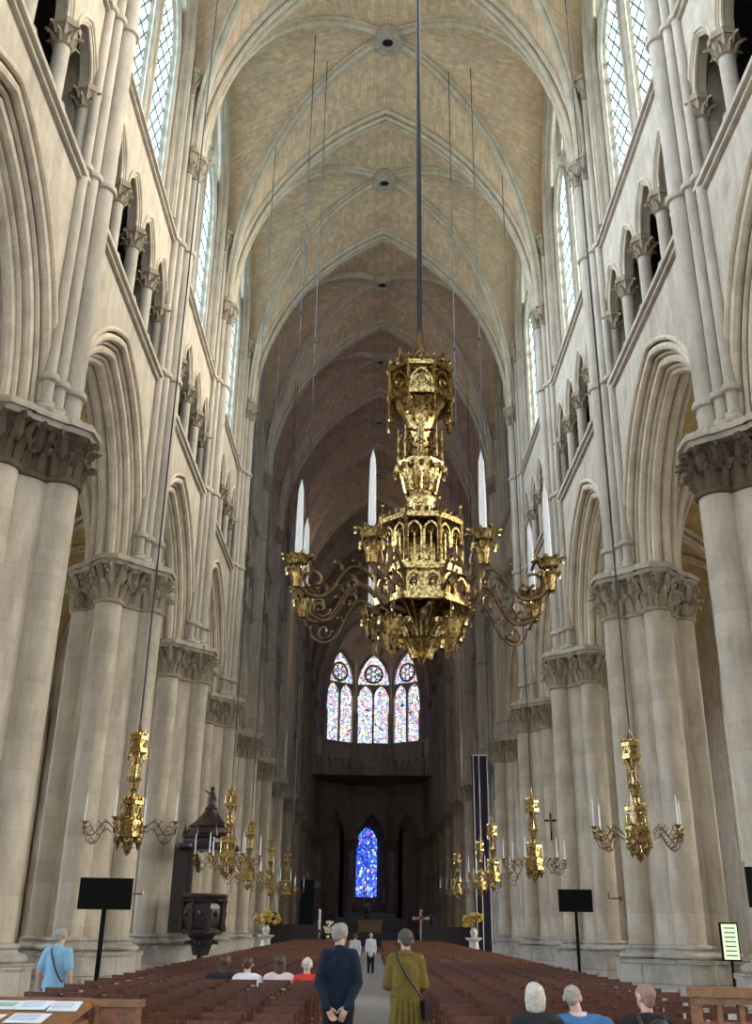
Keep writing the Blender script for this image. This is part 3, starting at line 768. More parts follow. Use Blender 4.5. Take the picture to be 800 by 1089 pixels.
# ambulatory and axial chapel
am_ = MB()
for k in range(-2, 3):
    P = ang_frame(k, 14.0); hw = 14 * math.tan(RAD(18))
    a_, ri, zs, si = (1.75, 2.6, 9.6, 4.6) if k else (3.2, 3.5, 10.0, None)
    plate(am_, [(-hw, hw, 0, a_, ri, zs, si)], 17.4, P, 0, .5, zb=0 if k else 0)
obj('wall_back', am_, M['stone'], kind='structure')
roof = MB()
roof.add([(-16, 113, 17.3), (16, 113, 17.3), (16, 140, 17.3), (-16, 140, 17.3)], [(0, 1, 2, 3)])
roof.bb(-4, 4, 129, 140, 14.6, 14.9)
for s in (-1, 1): roof.bb(s * 3.4, s * 3.9, 129, 139.5, 0, 15)
obj('ceiling', roof, M['stone'], kind='structure', smooth=0)
for k in (-2, -1, 1, 2):
    P = ang_frame(k, 14.0); pp = MB(); poly = [(-1.75, 4.6)] + parch(1.75, 2.6, 0, 10, 9.6) + [(1.75, 4.6)]
    pp.add([P(u, z, .3) for u, z in poly], [tuple(range(len(poly)))]); NW[0] += 1
    obj(f'window_{NW[0]}', pp, M['glass_red'], kind='structure')
cw_ = MB(); Pc = lambda u, z, d: (u - .55, 138 + d, z)
plate(cw_, [(-3.5, 4.0, 0, 1.38, 2.2, 11.7, 5.1)], 15, Pc, 0, .4, zb=0)
obj('wall_back', cw_, M['stone'], kind='structure')
NW[0] += 1
bt = MB()
bt.bb(-.6, -.5, 138.15, 138.3, 5.1, 10.6)
for uc in (-.69, .69):
    bt.sweep([(u - .55, 138.2, z) for u, z in parch(.66, .9, 0, 8, 10.4, uc)], circ(.06, 6), (0, 1, 0))
bt.sweep([(-.55 + .62 * math.cos(2 * PI * j / 20), 138.2, 12.15 + .62 * math.sin(2 * PI * j / 20)) for j in range(21)], circ(.06, 6), (0, 1, 0))
wi = obj(f'window_{NW[0]}', bt, M['stone'], kind='structure')
pp = MB(); poly = [(-1.38, 5.1)] + parch(1.38, 2.2, 0, 10, 11.7) + [(1.38, 5.1)]; pp.add([Pc(u, z, .3) for u, z in poly], [tuple(range(len(poly)))]); obj('glass', pp, M['glass_blue'], wi)

# ------------------------------------------------------------------ chandeliers
def spline(P, n=6):
    P = [Vector(p) for p in P]; out = []
    for i in range(len(P) - 1):
        p0 = P[max(i - 1, 0)]; p1 = P[i]; p2 = P[i + 1]; p3 = P[min(i + 2, len(P) - 1)]
        for k in range(n):
            t = k / n
            out.append(.5 * ((2 * p1) + (p2 - p0) * t + (2 * p0 - 5 * p1 + 4 * p2 - p3) * t * t + (-p0 + 3 * p1 - 3 * p2 + p3) * t ** 3))
    out.append(P[-1]); return out
def gothic_drum(mb, r, z0, z1, n, rot, panels=2, pin=.35, thick=.05, tip=True):
    """n-sided openwork drum: corner posts with pinnacles, pointed arches, rails, gables"""
    h = z1 - z0
    for k in range(n):
        a = rot + 2 * PI * k / n; a2 = rot + 2 * PI * (k + 1) / n
        p = Vector((r * math.cos(a), r * math.sin(a), 0)); q = Vector((r * math.cos(a2), r * math.sin(a2), 0))
        mb.cyl((p.x, p.y, z0 - h * .06), (p.x, p.y, z1), thick, thick, 6)
        if tip:
            mb.lathe([(thick * 1.5, z1), (thick * 1.5, z1 + pin * .25), (thick * .9, z1 + pin * .3), (.004, z1 + pin)], (p.x, p.y, 0), 5)
            mb.ball((p.x, p.y, z1 + pin * .82), thick * .8, 6, 4)
        d = (q - p); L = d.length; d.normalize(); nrm = Vector((d.y, -d.x, 0))
        mid = (p + q) / 2
        if nrm.dot(mid) < 0: nrm = -nrm
        for z, t in ((z0, .05), (z0 + h * .06, .03), (z1, .04)):
            mb.sweep([p + Vector((0, 0, z)), q + Vector((0, 0, z))], rect(-t, t, -t, t), nrm)
        w = L / panels
        for i in range(panels):
            c = p + d * (w * (i + .5))
            f = lambda u, z, c=c: (c + d * u + Vector((0, 0, z)))
            arc = parch(w * .42, w * .62, 0, 6, z1 - w * .75 - h * .1)
            leg = [(arc[0][0], z0)] + arc + [(arc[-1][0], z0)]
            mb.sweep([f(u, z) for u, z in leg], rect(-thick * .45, thick * .45, -thick * .5, thick * .5), nrm)
            # trefoil ring and inner lancets
            cz = z1 - w * .62 - h * .1
            mb.sweep([f(w * .17 * math.cos(2 * PI * j / 10), cz + w * .17 * math.sin(2 * PI * j / 10)) for j in range(11)], circ(thick * .35, 4), nrm)
            mb.sweep([f(0, z0), f(0, cz - w * .2)], rect(-thick * .3, thick * .3, -thick * .3, thick * .3), nrm)
        # cresting
        m = max(3, int(L / .12))
        for i in range(m):
            c = p + d * (L * (i + .5) / m); mb.ball((c.x, c.y, z1 + .06 + .05 * math.sin(PI * (i + .5) / m)), .045, 5, 3)
def chandelier(label, loc, ctop, n, S, rot, arms, cord_r, detail=True, group=None, dark=False, slim=1.0, phase=.5):
    """local z=0 at pendant tip; S total height of main design 5.4 units scaled"""
    t = thing('chandelier', label, 'chandelier', loc, rot, group)
    v = lambda r, z: (r * S, z * S)
    g = 'gilt'; sc = S
    def P(lst): return [v(r, z) for r, z in lst]
    N8 = n
    # suspension
    m = MB(); m.cyl((0, 0, 5.45 * S), (0, 0, ctop), cord_r, cord_r, 8); obj('suspension_cable', m, M['cord'], t)
    m = MB(); m.lathe(P([(.30, 5.0), (.30, 5.05), (.22, 5.15), (.12, 5.35), (.08, 5.5), (.06, 5.85)]), n=N8); 
    for k in range(N8):
        a = 2 * PI * k / N8; m.cyl((.28 * S * math.cos(a), .28 * S * math.sin(a), 5.0 * S), (.06 * S * math.cos(a), .06 * S * math.sin(a), 5.6 * S), .025 * S, .015 * S, 5)
    obj('finial', m, M['bronze'], t)
    # crown
    m = MB(); gothic_drum(m, .54 * S, 4.42 * S, 4.95 * S, N8, 0, 1, .2 * S, .032 * S)
    for k in range(N8):
        a = 2 * PI * k / N8; x, y = .54 * S * math.cos(a), .54 * S * math.sin(a)
        m.lathe(P([(.03, 4.0), (.055, 4.08), (.03, 4.18), (.035, 4.4)]), (x, y, 0), 5)
        m.cyl((.3 * S * math.cos(a), .3 * S * math.sin(a), 5.05 * S), (x, y, 4.98 * S), .03 * S, .02 * S, 5)
        for j in range(5): m.ball(((.3 + .05 * j) * S * math.cos(a), (.3 + .05 * j) * S * math.sin(a), (5.13 - .02 * j) * S), .05 * S, 5, 3)
        m.ball((x * .9, y * .9, 4.2 * S), .06 * S, 5, 3)
        a2 = 2 * PI * (k + .5) / N8; xm, ym = .5 * S * math.cos(a2), .5 * S * math.sin(a2)
        m.lathe(P([(.05, 4.98), (.07, 5.06), (.03, 5.12), (.045, 5.2), (.004, 5.34)]), (xm, ym, 0), 5)
        for j in (-1, 1): m.cyl((xm, ym, 5.2 * S), (.54 * S * math.cos(a2 + j * PI / N8), .54 * S * math.sin(a2 + j * PI / N8), 4.95 * S), .022 * S, .022 * S, 5)
    m.lathe(P([(.34, 5.0), (.38, 4.95), (.36, 4.5)]), n=N8, cap=False)
    obj('crown', m, M[g], t)
    # stem with flare
    m = MB(); m.lathe(P([(.50, 4.44), (.34, 4.3), (.24, 4.12), (.17, 3.9), (.135, 3.8), (.13, 3.3), (.15, 3.1), (.2, 3.0), (.2, 2.95), (.12, 2.8), (.13, 2.0)]), n=N8); obj('stem', m, M[g], t)
    # second tier with posts
    m = MB()
    for k in range(N8):
        a = 2 * PI * (k + .5) / N8; x, y = .36 * S * math.cos(a), .36 * S * math.sin(a)
        m.cyl((x, y, 3.35 * S), (x, y, 3.95 * S), .022 * S, .012 * S, 5); m.ball((x, y, 3.97 * S), .03 * S, 5, 3)
        m.sweep(spline([(.13 * S * math.cos(a), .13 * S * math.sin(a), 3.9 * S), (.3 * S * math.cos(a), .3 * S * math.sin(a), 3.85 * S), (x, y, 3.6 * S)], 4), circ(.025 * S, 5), (-math.sin(a), math.cos(a), 0))
        m.sweep(spline([(.13 * S * math.cos(a), .13 * S * math.sin(a), 3.6 * S), (.25 * S * math.cos(a), .25 * S * math.sin(a), 3.55 * S), (x, y, 3.38 * S)], 4), circ(.022 * S, 5), (-math.sin(a), math.cos(a), 0))
        for q in range(3): m.ball(((.2 + .06 * q) * S * math.cos(a), (.2 + .06 * q) * S * math.sin(a), (3.72 - .1 * q) * S), .045 * S, 5, 3)
    obj('upper_tracery', m, M['bronze' if dark else g], t)
    # bowl with leaves
    m = MB(); m.lathe(P([(.16, 2.72), (.22, 2.85), (.3, 3.05), (.38, 3.22), (.40, 3.3), (.3, 3.3)]), n=N8)
    for k in range(2 * N8):
        a = PI * k / N8; leaf(m, .2 * S * math.cos(a), .2 * S * math.sin(a), 2.8 * S, math.cos(a), math.sin(a), .45 * S, .13 * S, .15 * S)
    obj('leaf_bowl', m, M[g], t)
    # lower stem panels
    m = MB()
    m.lathe(P([(.3, 2.05), (.24, 2.15), (.22, 2.6), (.27, 2.7), (.18, 2.76)]), n=N8)
    for k in range(N8):
        a = 2 * PI * k / N8; m.cyl((.25 * S * math.cos(a), .25 * S * math.sin(a), 2.0 * S), (.22 * S * math.cos(a), .22 * S * math.sin(a), 2.72 * S), .03 * S, .02 * S, 5)
        m.lathe(P([(.035, 2.0), (.035, 2.3), (.002, 2.5)]), (.38 * S * math.cos(a), .38 * S * math.sin(a), 0), 5)
    obj('lower_stem', m, M[g], t)
    # lantern and drum
    m = MB(); gothic_drum(m, .66 * S, 1.38 * S, 2.2 * S, N8, 0, 2 if detail else 1, .34 * S, .035 * S)
    m.lathe(P([(.66, 2.2), (.55, 2.28), (.36, 2.35), (.28, 2.42)]), n=N8, cap=False)
    m.lathe(P([(.52, 1.4), (.5, 1.75), (.35, 2.0)]), n=N8, cap=False)
    obj('lantern', m, M[g], t)
    m = MB(); gothic_drum(m, .74 * S, .88 * S, 1.34 * S, N8, 0, 2 if detail else 1, .12 * S, .04 * S, tip=False)
    m.lathe(P([(.7, .88), (.69, 1.32), (.76, 1.36), (.76, 1.42), (.66, 1.44)]), n=N8, cap=False)
    obj('drum', m, M[g], t)
    # underside ribs and pendants
    m = MB()
    for k in range(N8):
        for dd in (-.12, .12) if detail else (0,):
            a = 2 * PI * k / N8 + dd; c, s_ = math.cos(a), math.sin(a)
            m.sweep(spline([(.72 * S * c, .72 * S * s_, .9 * S), (.5 * S * c, .5 * S * s_, .78 * S), (.3 * S * c, .3 * S * s_, .55 * S), (.2 * S * c, .2 * S * s_, .32 * S)], 4), circ(.022 * S, 5), (-s_, c, 0))
    m.lathe(P([(.01, 0.0), (.05, .05), (.1, .16), (.18, .22), (.27, .36), (.24, .4), (.12, .42), (.1, .9)]), n=2 * N8)
    for k in range(2 * N8):
        a = PI * k / N8; leaf(m, .1 * S * math.cos(a), .1 * S * math.sin(a), .1 * S, math.cos(a), math.sin(a), .3 * S, .08 * S, .16 * S)
    obj('pendant', m, M[g], t)
    if detail:
        for k in range(4):
            m = MB(); a = 2 * PI * (k + .25) / 4; x, y = .6 * S * math.cos(a), .6 * S * math.sin(a)
            m.lathe(P([(.01, .22), (.06, .3), (.12, .42), (.17, .56), (.12, .6), (.05, .62), (.04, .9)]), (x, y, 0), 8)
            for j in range(8):
                b = PI * j / 4; leaf(m, x + .06 * S * math.cos(b), y + .06 * S * math.sin(b), .34 * S, math.cos(b), math.sin(b), .28 * S, .09 * S, .12 * S)
            obj('side_pendant', m, M[g], t)
        for k in range(N8):
            m = MB(); a = 2 * PI * (k + .5) / N8
            for j in range(5):
                rr = (.45 + .07 * j); m.ball((rr * S * math.cos(a), rr * S * math.sin(a), (.62 + .03 * (j % 2)) * S), .055 * S, 6, 4)
                m.ball((rr * S * math.cos(a + .12), rr * S * math.sin(a + .12), .74 * S), .045 * S, 5, 3)
            obj('hanging_leaf', m, M['bronze'], t)
    # arms
    for k in range(arms):
        a = 2 * PI * (k + phase) / arms
        X = Vector((math.cos(a), math.sin(a), 0)); Z = Vector((0, 0, 1)); T_ = Vector((-math.sin(a), math.cos(a), 0))
        f = lambda r, z: X * (r * S) + Z * (z * S)
        m = MB()
        m.sweep(spline([f(.72, 1.15), f(.95, 1.38), f(1.2, 1.35), f(1.45, 1.0), f(1.62, .86), f(1.85, .88), f(2.0, 1.05), f(2.0, 1.2)]), circ(.027 * S, 6), T_)
        m.sweep(spline([f(.74, .95), f(1.0, 1.12), f(1.2, .95), f(1.38, .62), f(1.6, .5), f(1.82, .62), f(1.86, .8)]), circ(.023 * S, 6), T_)
        sp = []
        for j in range(15):
            th = -PI / 2 + j / 14 * 2.3 * PI; rr = .2 * (1 - j / 18); sp.append(f(1.72 + rr * math.cos(th), 1.1 + rr * math.sin(th)))
        m.sweep(sp, circ(.024 * S, 5), T_)
        if detail:
            sp = []
            for j in range(13):
                th = PI + j / 12 * 2.2 * PI; rr = .15 * (1 - j / 16); sp.append(f(1.62 + rr * math.cos(th), .68 + rr * math.sin(th)))
            m.sweep(sp, circ(.022 * S, 5), T_)
            sp = []
            for j in range(11):
                th = j / 10 * 2 * PI; rr = .13 * (1 - j / 14); sp.append(f(1.15 + rr * math.cos(th), 1.15 + rr * math.sin(th)))
            m.sweep(sp, circ(.02 * S, 5), T_)
            for r, z in ((.98, 1.42), (1.28, 1.36), (1.5, 1.0), (1.44, .6), (1.72, 1.34), (1.9, .85), (1.25, .82), (1.05, 1.02)):
                c = f(r, z); leaf(m, c.x, c.y, c.z - .06 * S, X.x, X.y, .16 * S, .1 * S, .1 * S)
        ao = obj('arm', m, M['bronze'], t)
        m = MB(); c = f(2.0, 0)
        m.lathe(P([(.03, 1.12), (.07, 1.2), (.05, 1.28), (.12, 1.36), (.18, 1.42), (.15, 1.42), (.05, 1.38)]), (c.x, c.y, 0), 12)
        for j in range(8):
            b = PI * j / 4; leaf(m, c.x + .1 * S * math.cos(b), c.y + .1 * S * math.sin(b), 1.3 * S, math.cos(b), math.sin(b), .15 * S, .1 * S, .1 * S)
            leaf(m, c.x + .04 * S * math.cos(b), c.y + .04 * S * math.sin(b), .95 * S, math.cos(b), math.sin(b), .3 * S, .08 * S, .09 * S)
        if slim != 1: m.v = [(c.x + (p[0] - c.x) * .6, c.y + (p[1] - c.y) * .6, p[2]) for p in m.v]
        obj('drip_cup', m, M['gilt'], ao)
        cr = 1 if slim == 1 else .7
        m = MB(); m.lathe([(.055 * S * cr, 1.4 * S), (.052 * S * cr, 2.1 * S), (.04 * S * cr, 2.5 * S), (.012 * S, 2.62 * S), (.002, 2.68 * S)], (c.x, c.y, 0), 10); obj('candle', m, M['candle'], ao)
    if slim != 1:
        for ch in kids(t):
            if not ch.name.startswith('arm'): ch.scale = (slim, slim, 1)
    return t
chandelier('great gilded gothic crown chandelier with scrolled arms and white candles, largest in the nave', (.43, 14.0, 5.2), 31.5, 8, .98, RAD(112.5), 8, .045, phase=0)
side = [(-5.45, 22, 2.98, 'left', 1), (5.5, 22, 3.0, 'right', 1), (-4.67, 32.0, 2.94, 'left', 2), (5.0, 33, 3.0, 'right', 2), (-5.15, 42, 2.9, 'left', 3), (4.75, 42, 3.0, 'right', 3),
        (-5.1, 51, 2.9, 'left', 4), (5.2, 51, 3.0, 'right', 4), (-5.0, 60, 2.9, 'left', 5), (4.85, 60, 3.0, 'right', 5)]
ctops = {22: 30.5, 33.5: 32.5, 33: 32, 42: 30.5, 51: 32, 60: 30}
for x, y, z, sd, k in side:
    extra = {1: 'nearest', 2: 'second nearest', 3: 'third nearest', 4: 'fourth nearest', 5: 'farthest'}[k]
    at = {('left', 1): ' above the black screen', ('left', 2): ' in front of the pulpit', ('right', 1): ' beside the second pier', ('right', 2): ' next to the black crucifix'}.get((sd, k), '')
    chandelier(f'small slender gilded chandelier, {extra} of the {sd} row{at}', (x, y, z), {22: 26.5, 32.0: 29.0, 33: 28.5, 42: 26.5, 51: 29, 60: 26.5}[y], 6, .50, RAD(-5 if k == 1 and x < 0 else 10 if k == 1 else 35), 4 if x < 0 and k == 1 else 6, .03 if k == 1 else .027, detail=(k <= 2), slim=.72, phase=0 if k == 1 else .5, dark=(sd == 'right'), group='small gilded chandeliers along the nave')
# thin maintenance wires hanging from the vault
for i, (x, y, z0, z1, lab) in enumerate([(-2.95, 28.9, 5.2, 34.9, 'thin wire nearest the left wall in the second vault bay'), (-2.55, 30.6, 4.5, 35.3, 'thin wire nearest the great chandelier on its left'),
                                         (3.45, 30.2, 5.2, 34.6, 'thin wire right of the great chandelier nearest the right wall'), (2.6, 30.9, 4.5, 35.2, 'thin wire just right of the great chandelier')]):
    m = MB(); m.cyl((0, 0, 0), (0, 0, z1 - z0), .018, .018, 5); m.ball((0, 0, (z1 - z0) * .55), .07, 6, 4)
    o = obj('hanging_wire', m, M['cord'], None, (x, y, z0)); o['label'] = lab; o['category'] = 'wire'; o['group'] = 'thin wires hanging from the vault'

# ------------------------------------------------------------------ pulpit
PUL = (-5.62, 34.2, 0)
t = thing('pulpit', 'dark carved oak pulpit with domed canopy fixed to the third left pier', 'pulpit', PUL)
m = MB(); m.lathe([(.02, .55), (.12, .62), (.1, .8), (.22, .95), (.4, 1.1), (.34, 1.2), (.5, 1.38)], n=8, rot=PI / 8)
for k in range(8):
    a = PI / 4 * k; leaf(m, .16 * math.cos(a), .16 * math.sin(a), .75, math.cos(a), math.sin(a), .45, .18, .22)
obj('corbel', m, M['darkwood'], t)
m = MB(); m.lathe([(.6, 1.36), (.72, 1.42), (.72, 1.5), (.62, 1.55), (.66, 1.75), (.66, 2.2), (.62, 2.3), (.74, 2.42), (.78, 2.5), (.78, 2.56), (.66, 2.58)], n=8, rot=PI / 8)
for k in range(8):
    a = PI / 8 + PI / 4 * k; m.lathe([(.06, 1.45), (.09, 1.52), (.05, 1.7), (.07, 1.95), (.05, 2.2), (.09, 2.4)], (.70 * math.cos(a), .70 * math.sin(a), 0), 8)
    a = PI / 4 * k; c = (.64 * math.cos(a), .64 * math.sin(a)); m.box(c[0], c[1], 1.97, .06, .34, .3, rz=a); m.ball((c[0] * 1.05, c[1] * 1.05, 1.97), .09, 8, 5, (1, 1, 1.2))
for k in range(40):
    a = 2 * PI * k / 40; m.box(.74 * math.cos(a), .74 * math.sin(a), 2.37, .05, .05, .06, rz=a)
obj('tub', m, M['darkwood'], t)
m = MB(); m.box(-.82, .12, 2.75, .62, .14, 2.7); m.box(-.82, .03, 2.75, .42, .05, 2.2); m.box(-.52, .05, 3.2, .1, .2, 1.7)
for k in range(5): m.box(-.48 + .05 * k, .05, 3.8 - .1 * k, .1, .14, .35)
obj('back_panel', m, M['darkwood'], t)
m = MB(); m.lathe([(.85, 3.92), (.98, 3.98), (1.0, 4.08), (.86, 4.14), (.84, 4.25), (.92, 4.3), (.7, 4.45), (.66, 4.6), (.72, 4.66), (.5, 4.82), (.3, 5.05), (.2, 5.2)], n=8, rot=PI / 8)
for k in range(8):
    a = PI / 8 + PI / 4 * k; m.ball((.95 * math.cos(a), .95 * math.sin(a), 4.0), .12, 7, 5); m.lathe([(.06, 4.3), (.09, 4.4), (.04, 4.55), (.01, 4.7)], (.82 * math.cos(a), .82 * math.sin(a), 0), 6)
obj('canopy', m, M['darkwood'], t)
m = MB(); m.lathe([(.2, 5.15), (.22, 5.25), (.14, 5.35), (.15, 5.55), (.1, 5.75), (.05, 5.82)], n=10); m.ball((0, 0, 5.9), .08, 8, 6); m.cyl((0, 0, 5.65), (-.25, 0, 5.85), .04, .02, 6)
m.cyl((0, -.1, 5.65), (.18, -.1, 5.5), .04, .02, 6)
obj('statuette', m, M['darkwood'], t)

# ------------------------------------------------------------------ screens
def screen(lab, x, y, zc, w, h, rz, group=None):
    t = thing('display_screen', lab, 'screen', (x, y, 0), rz)
    m = MB(); m.box(0, 0, zc, w, .06, h); m.box(0, -.032, zc, w * .97, .004, h * .95); m.box(0, .05, zc, w * .5, .06, h * .5); obj('panel', m, M['black'], t)
    m = MB(); m.cyl((0, .06, .05), (0, .06, zc - h / 2 + .1), .045, .045, 10); obj('pole', m, M['black'], t)
    m = MB(); m.box(0, .06, .025, .7, .6, .05); obj('foot', m, M['black'], t)
screen('large blank black screen on a tall pole in front of the second left pier', -5.2, 19.6, 2.18, .97, .55, RAD(8))
screen('blank black screen on a pole before the third right pier', 5.6, 29.8, 2.42, .95, .6, RAD(-6))
screen('black screen cropped at the right edge beside the nearest right pier', 6.1, 16.3, 2.33, .9, .6, RAD(-10))

# ------------------------------------------------------------------ chairs
def chair_mbs():
    D = {}
    legs = []
    for x, y, top in ((-.2, .19, .42), (.2, .19, .42), (-.2, -.2, .92), (.2, -.2, .92)):
        m = MB(); m.cyl((x, y, 0), (x, y - (.06 if top > .5 else 0), top), .018, .016, 6); legs.append(m)
    D['leg'] = legs
    s = MB(); s.box(0, 0, .44, .44, .42, .035); s.box(0, 0, .415, .38, .36, .02); D['seat'] = s
    b = MB()
    for z, h in ((.885, .07), (.76, .045), (.64, .045)): b.box(0, -.2 - .06 * z / .92, z, .4, .018, h)
    D['backrest'] = b
    r = MB()
    for z in (.13, .27):
        for s_ in (-1, 1): r.box(s_ * .2, 0, z, .016, .38, .022)
        r.box(0, -.21, z, .38, .016, .022)
    D['stretcher'] = r
    return D
CM = chair_mbs()
ch_leg = [x.mesh('leg', M['wood']) for x in CM['leg']]; ch_seat = CM['seat'].mesh('seat', M['rush'], 0); ch_back = CM['backrest'].mesh('backrest', M['wood'], 0); ch_str = CM['stretcher'].mesh('stretcher', M['wood'], 0)
whole = MB()
for x in CM['leg'] + [CM['seat'], CM['backrest'], CM['stretcher']]: whole.merge(x)
whole_m = whole.mesh('church_chair', M['wood'])
rows_y = [8.9 + .86 * i for i in range(62)]
xl = [-1.15 - .5 * i for i in range(7)]; xr = [.72 + .5 * i for i in range(7)]
ORDN = lambda i: ['first', 'second', 'third', 'fourth', 'fifth', 'sixth', 'seventh', 'eighth', 'ninth', 'tenth', 'eleventh', 'twelfth', 'thirteenth', 'fourteenth', 'fifteenth', 'sixteenth', 'seventeenth', 'eighteenth', 'nineteenth', 'twentieth', 'twenty-first', 'twenty-second'][i]
cnt = 0; stuff = MB()
for ri, y in enumerate(rows_y):
    for side_, xs in (('left', xl), ('right', xr)):
        for ci, x in enumerate(xs):
            if y < 9.6 and side_ == 'right' and ci > 2: continue
            if y < 9.2 and side_ == 'left' and ci == 2: continue
            jx = random.uniform(-.02, .02); jy = random.uniform(-.04, .04); jr = random.uniform(-.05, .05)
            if cnt < 298:
                cnt += 1
                lab = f'slatted church chair, {ORDN(ri)} row on the {side_}, {ORDN(ci)} from the aisle'
                if ri < 9:
                    t = thing('church_chair', lab, 'chair', (x + jx, y + jy, 0), jr, 'rows of wooden church chairs')
                    put('seat', ch_seat, t); put('backrest', ch_back, t); put('stretcher', ch_str, t)
                    for l in ch_leg: put('leg', l, t)
                else:
                    put('church_chair', whole_m, None, (x + jx, y + jy, 0), jr, label=lab, category='chair', group='rows of wooden church chairs')
            else:
                stuff.merge(whole, (x + jx, y + jy, 0), jr)
o = obj('church_chairs', stuff, M['wood2']); o['kind'] = 'stuff'; o['label'] = 'dense mass of brown church chairs in the far rows of the nave'; o['category'] = 'chairs'

# ------------------------------------------------------------------ people
def blob(name, caps, mat, parent, vox=.012, sm=3, balls=(), **kw):
    m = MB()
    for c in caps:
        m.cap(c[0], c[1], c[2], c[3], 14, c[4] if len(c) > 4 else None)
    for c, r, sc in balls: m.ball(c, r, 16, 10, sc)
    o = obj(name, m, mat, parent, smooth=60)
    md = o.modifiers.new('remesh', 'REMESH'); md.mode = 'VOXEL'; md.voxel_size = vox; md.use_smooth_shade = True
    if sm: 
        s = o.modifiers.new('smooth', 'SMOOTH'); s.factor = .6; s.iterations = sm
    for k, v in kw.items(): o[k] = v
    return o
YF = (0, 1, 0)
def hand_caps(w, d, side, curl=.5, s=1.0):
    """w wrist, d direction of hand, side = thumb direction; palm and five curled fingers"""
    w = Vector(w); d = Vector(d).normalized(); sd = Vector(side); sd = (sd - d * sd.dot(d)).normalized(); nn = d.cross(sd)
    out = [(w, w + d * .07 * s, .026 * s, .034 * s, (nn, .5))]
    for i, (o, l) in enumerate(((-.028, .062), (-.01, .078), (.01, .082), (.028, .074))):
        b = w + d * .085 * s + sd * o * s; m = b + d * l * .5 * s + nn * curl * .03 * s; e = m + d * l * .35 * s + nn * curl * .055 * s
        out += [(w + d * .04 * s + sd * o * .8 * s, b, .011 * s, .0105 * s), (b, m, .0105 * s, .0095 * s), (m, e, .0095 * s, .008 * s)]
    b = w + d * .02 * s + sd * .03 * s; m = b + d * .04 * s + sd * .03 * s; e = m + d * .035 * s + nn * .01 * s
    out += [(b, m, .014 * s, .012 * s), (m, e, .012 * s, .009 * s)]
    return out
def head_caps(c, yaw=0, pitch=0, s=1.0):
    """head centred c, facing +y rotated by yaw about z"""
    c = Vector(c); M3 = Matrix.Rotation(yaw, 3, 'Z') @ Matrix.Rotation(pitch, 3, 'X')
    f = lambda x, y, z: c + M3 @ Vector((x * s, y * s, z * s))
    q = [(f(0, -.02, .03), f(0, .02, .035), .082 * s, .080 * s), (f(0, .02, -.01), f(0, .05, -.06), .066 * s, .042 * s),
         (f(0, .085, .0), f(0, .112, -.025), .010 * s, .014 * s),            # nose
         (f(-.02, .088, -.052), f(.02, .088, -.052), .009 * s, .009 * s),     # lips
         (f(-.032, .078, .018), f(-.03, .08, .018), .013 * s, .013 * s), (f(.032, .078, .018), f(.03, .08, .018), .013 * s, .013 * s),
         (f(-.045, .07, .038), f(.045, .07, .038), .012 * s, .012 * s),       # brow
         (f(-.082, -.01, .02), f(-.086, -.014, -.022), .016 * s, .011 * s), (f(.082, -.01, .02), f(.086, -.014, -.022), .016 * s, .011 * s)]
    return q, f
def hair_short(f, s=1.0, full=1.0):
    return [(f(0, -.035, .045), f(0, .02, .062), .086 * s * full, .078 * s * full), (f(0, -.055, -.01), f(0, -.05, .03), .062 * s * full, .078 * s * full),
            (f(-.06, -.02, .03), f(-.05, .01, .06), .036 * s, .04 * s), (f(.06, -.02, .03), f(.05, .01, .06), .036 * s, .04 * s)]
def hair_long(f, s=1.0, l=.25):
    return hair_short(f, s, 1.08) + [(f(0, -.07, 0), f(0, -.09, -l), .08 * s, .06 * s, (f(0, 1, 0) - f(0, 0, 0), .5)), (f(-.06, -.04, 0), f(-.05, -.06, -l * .8), .04, .03), (f(.06, -.04, 0), f(.05, -.06, -l * .8), .04, .03)]
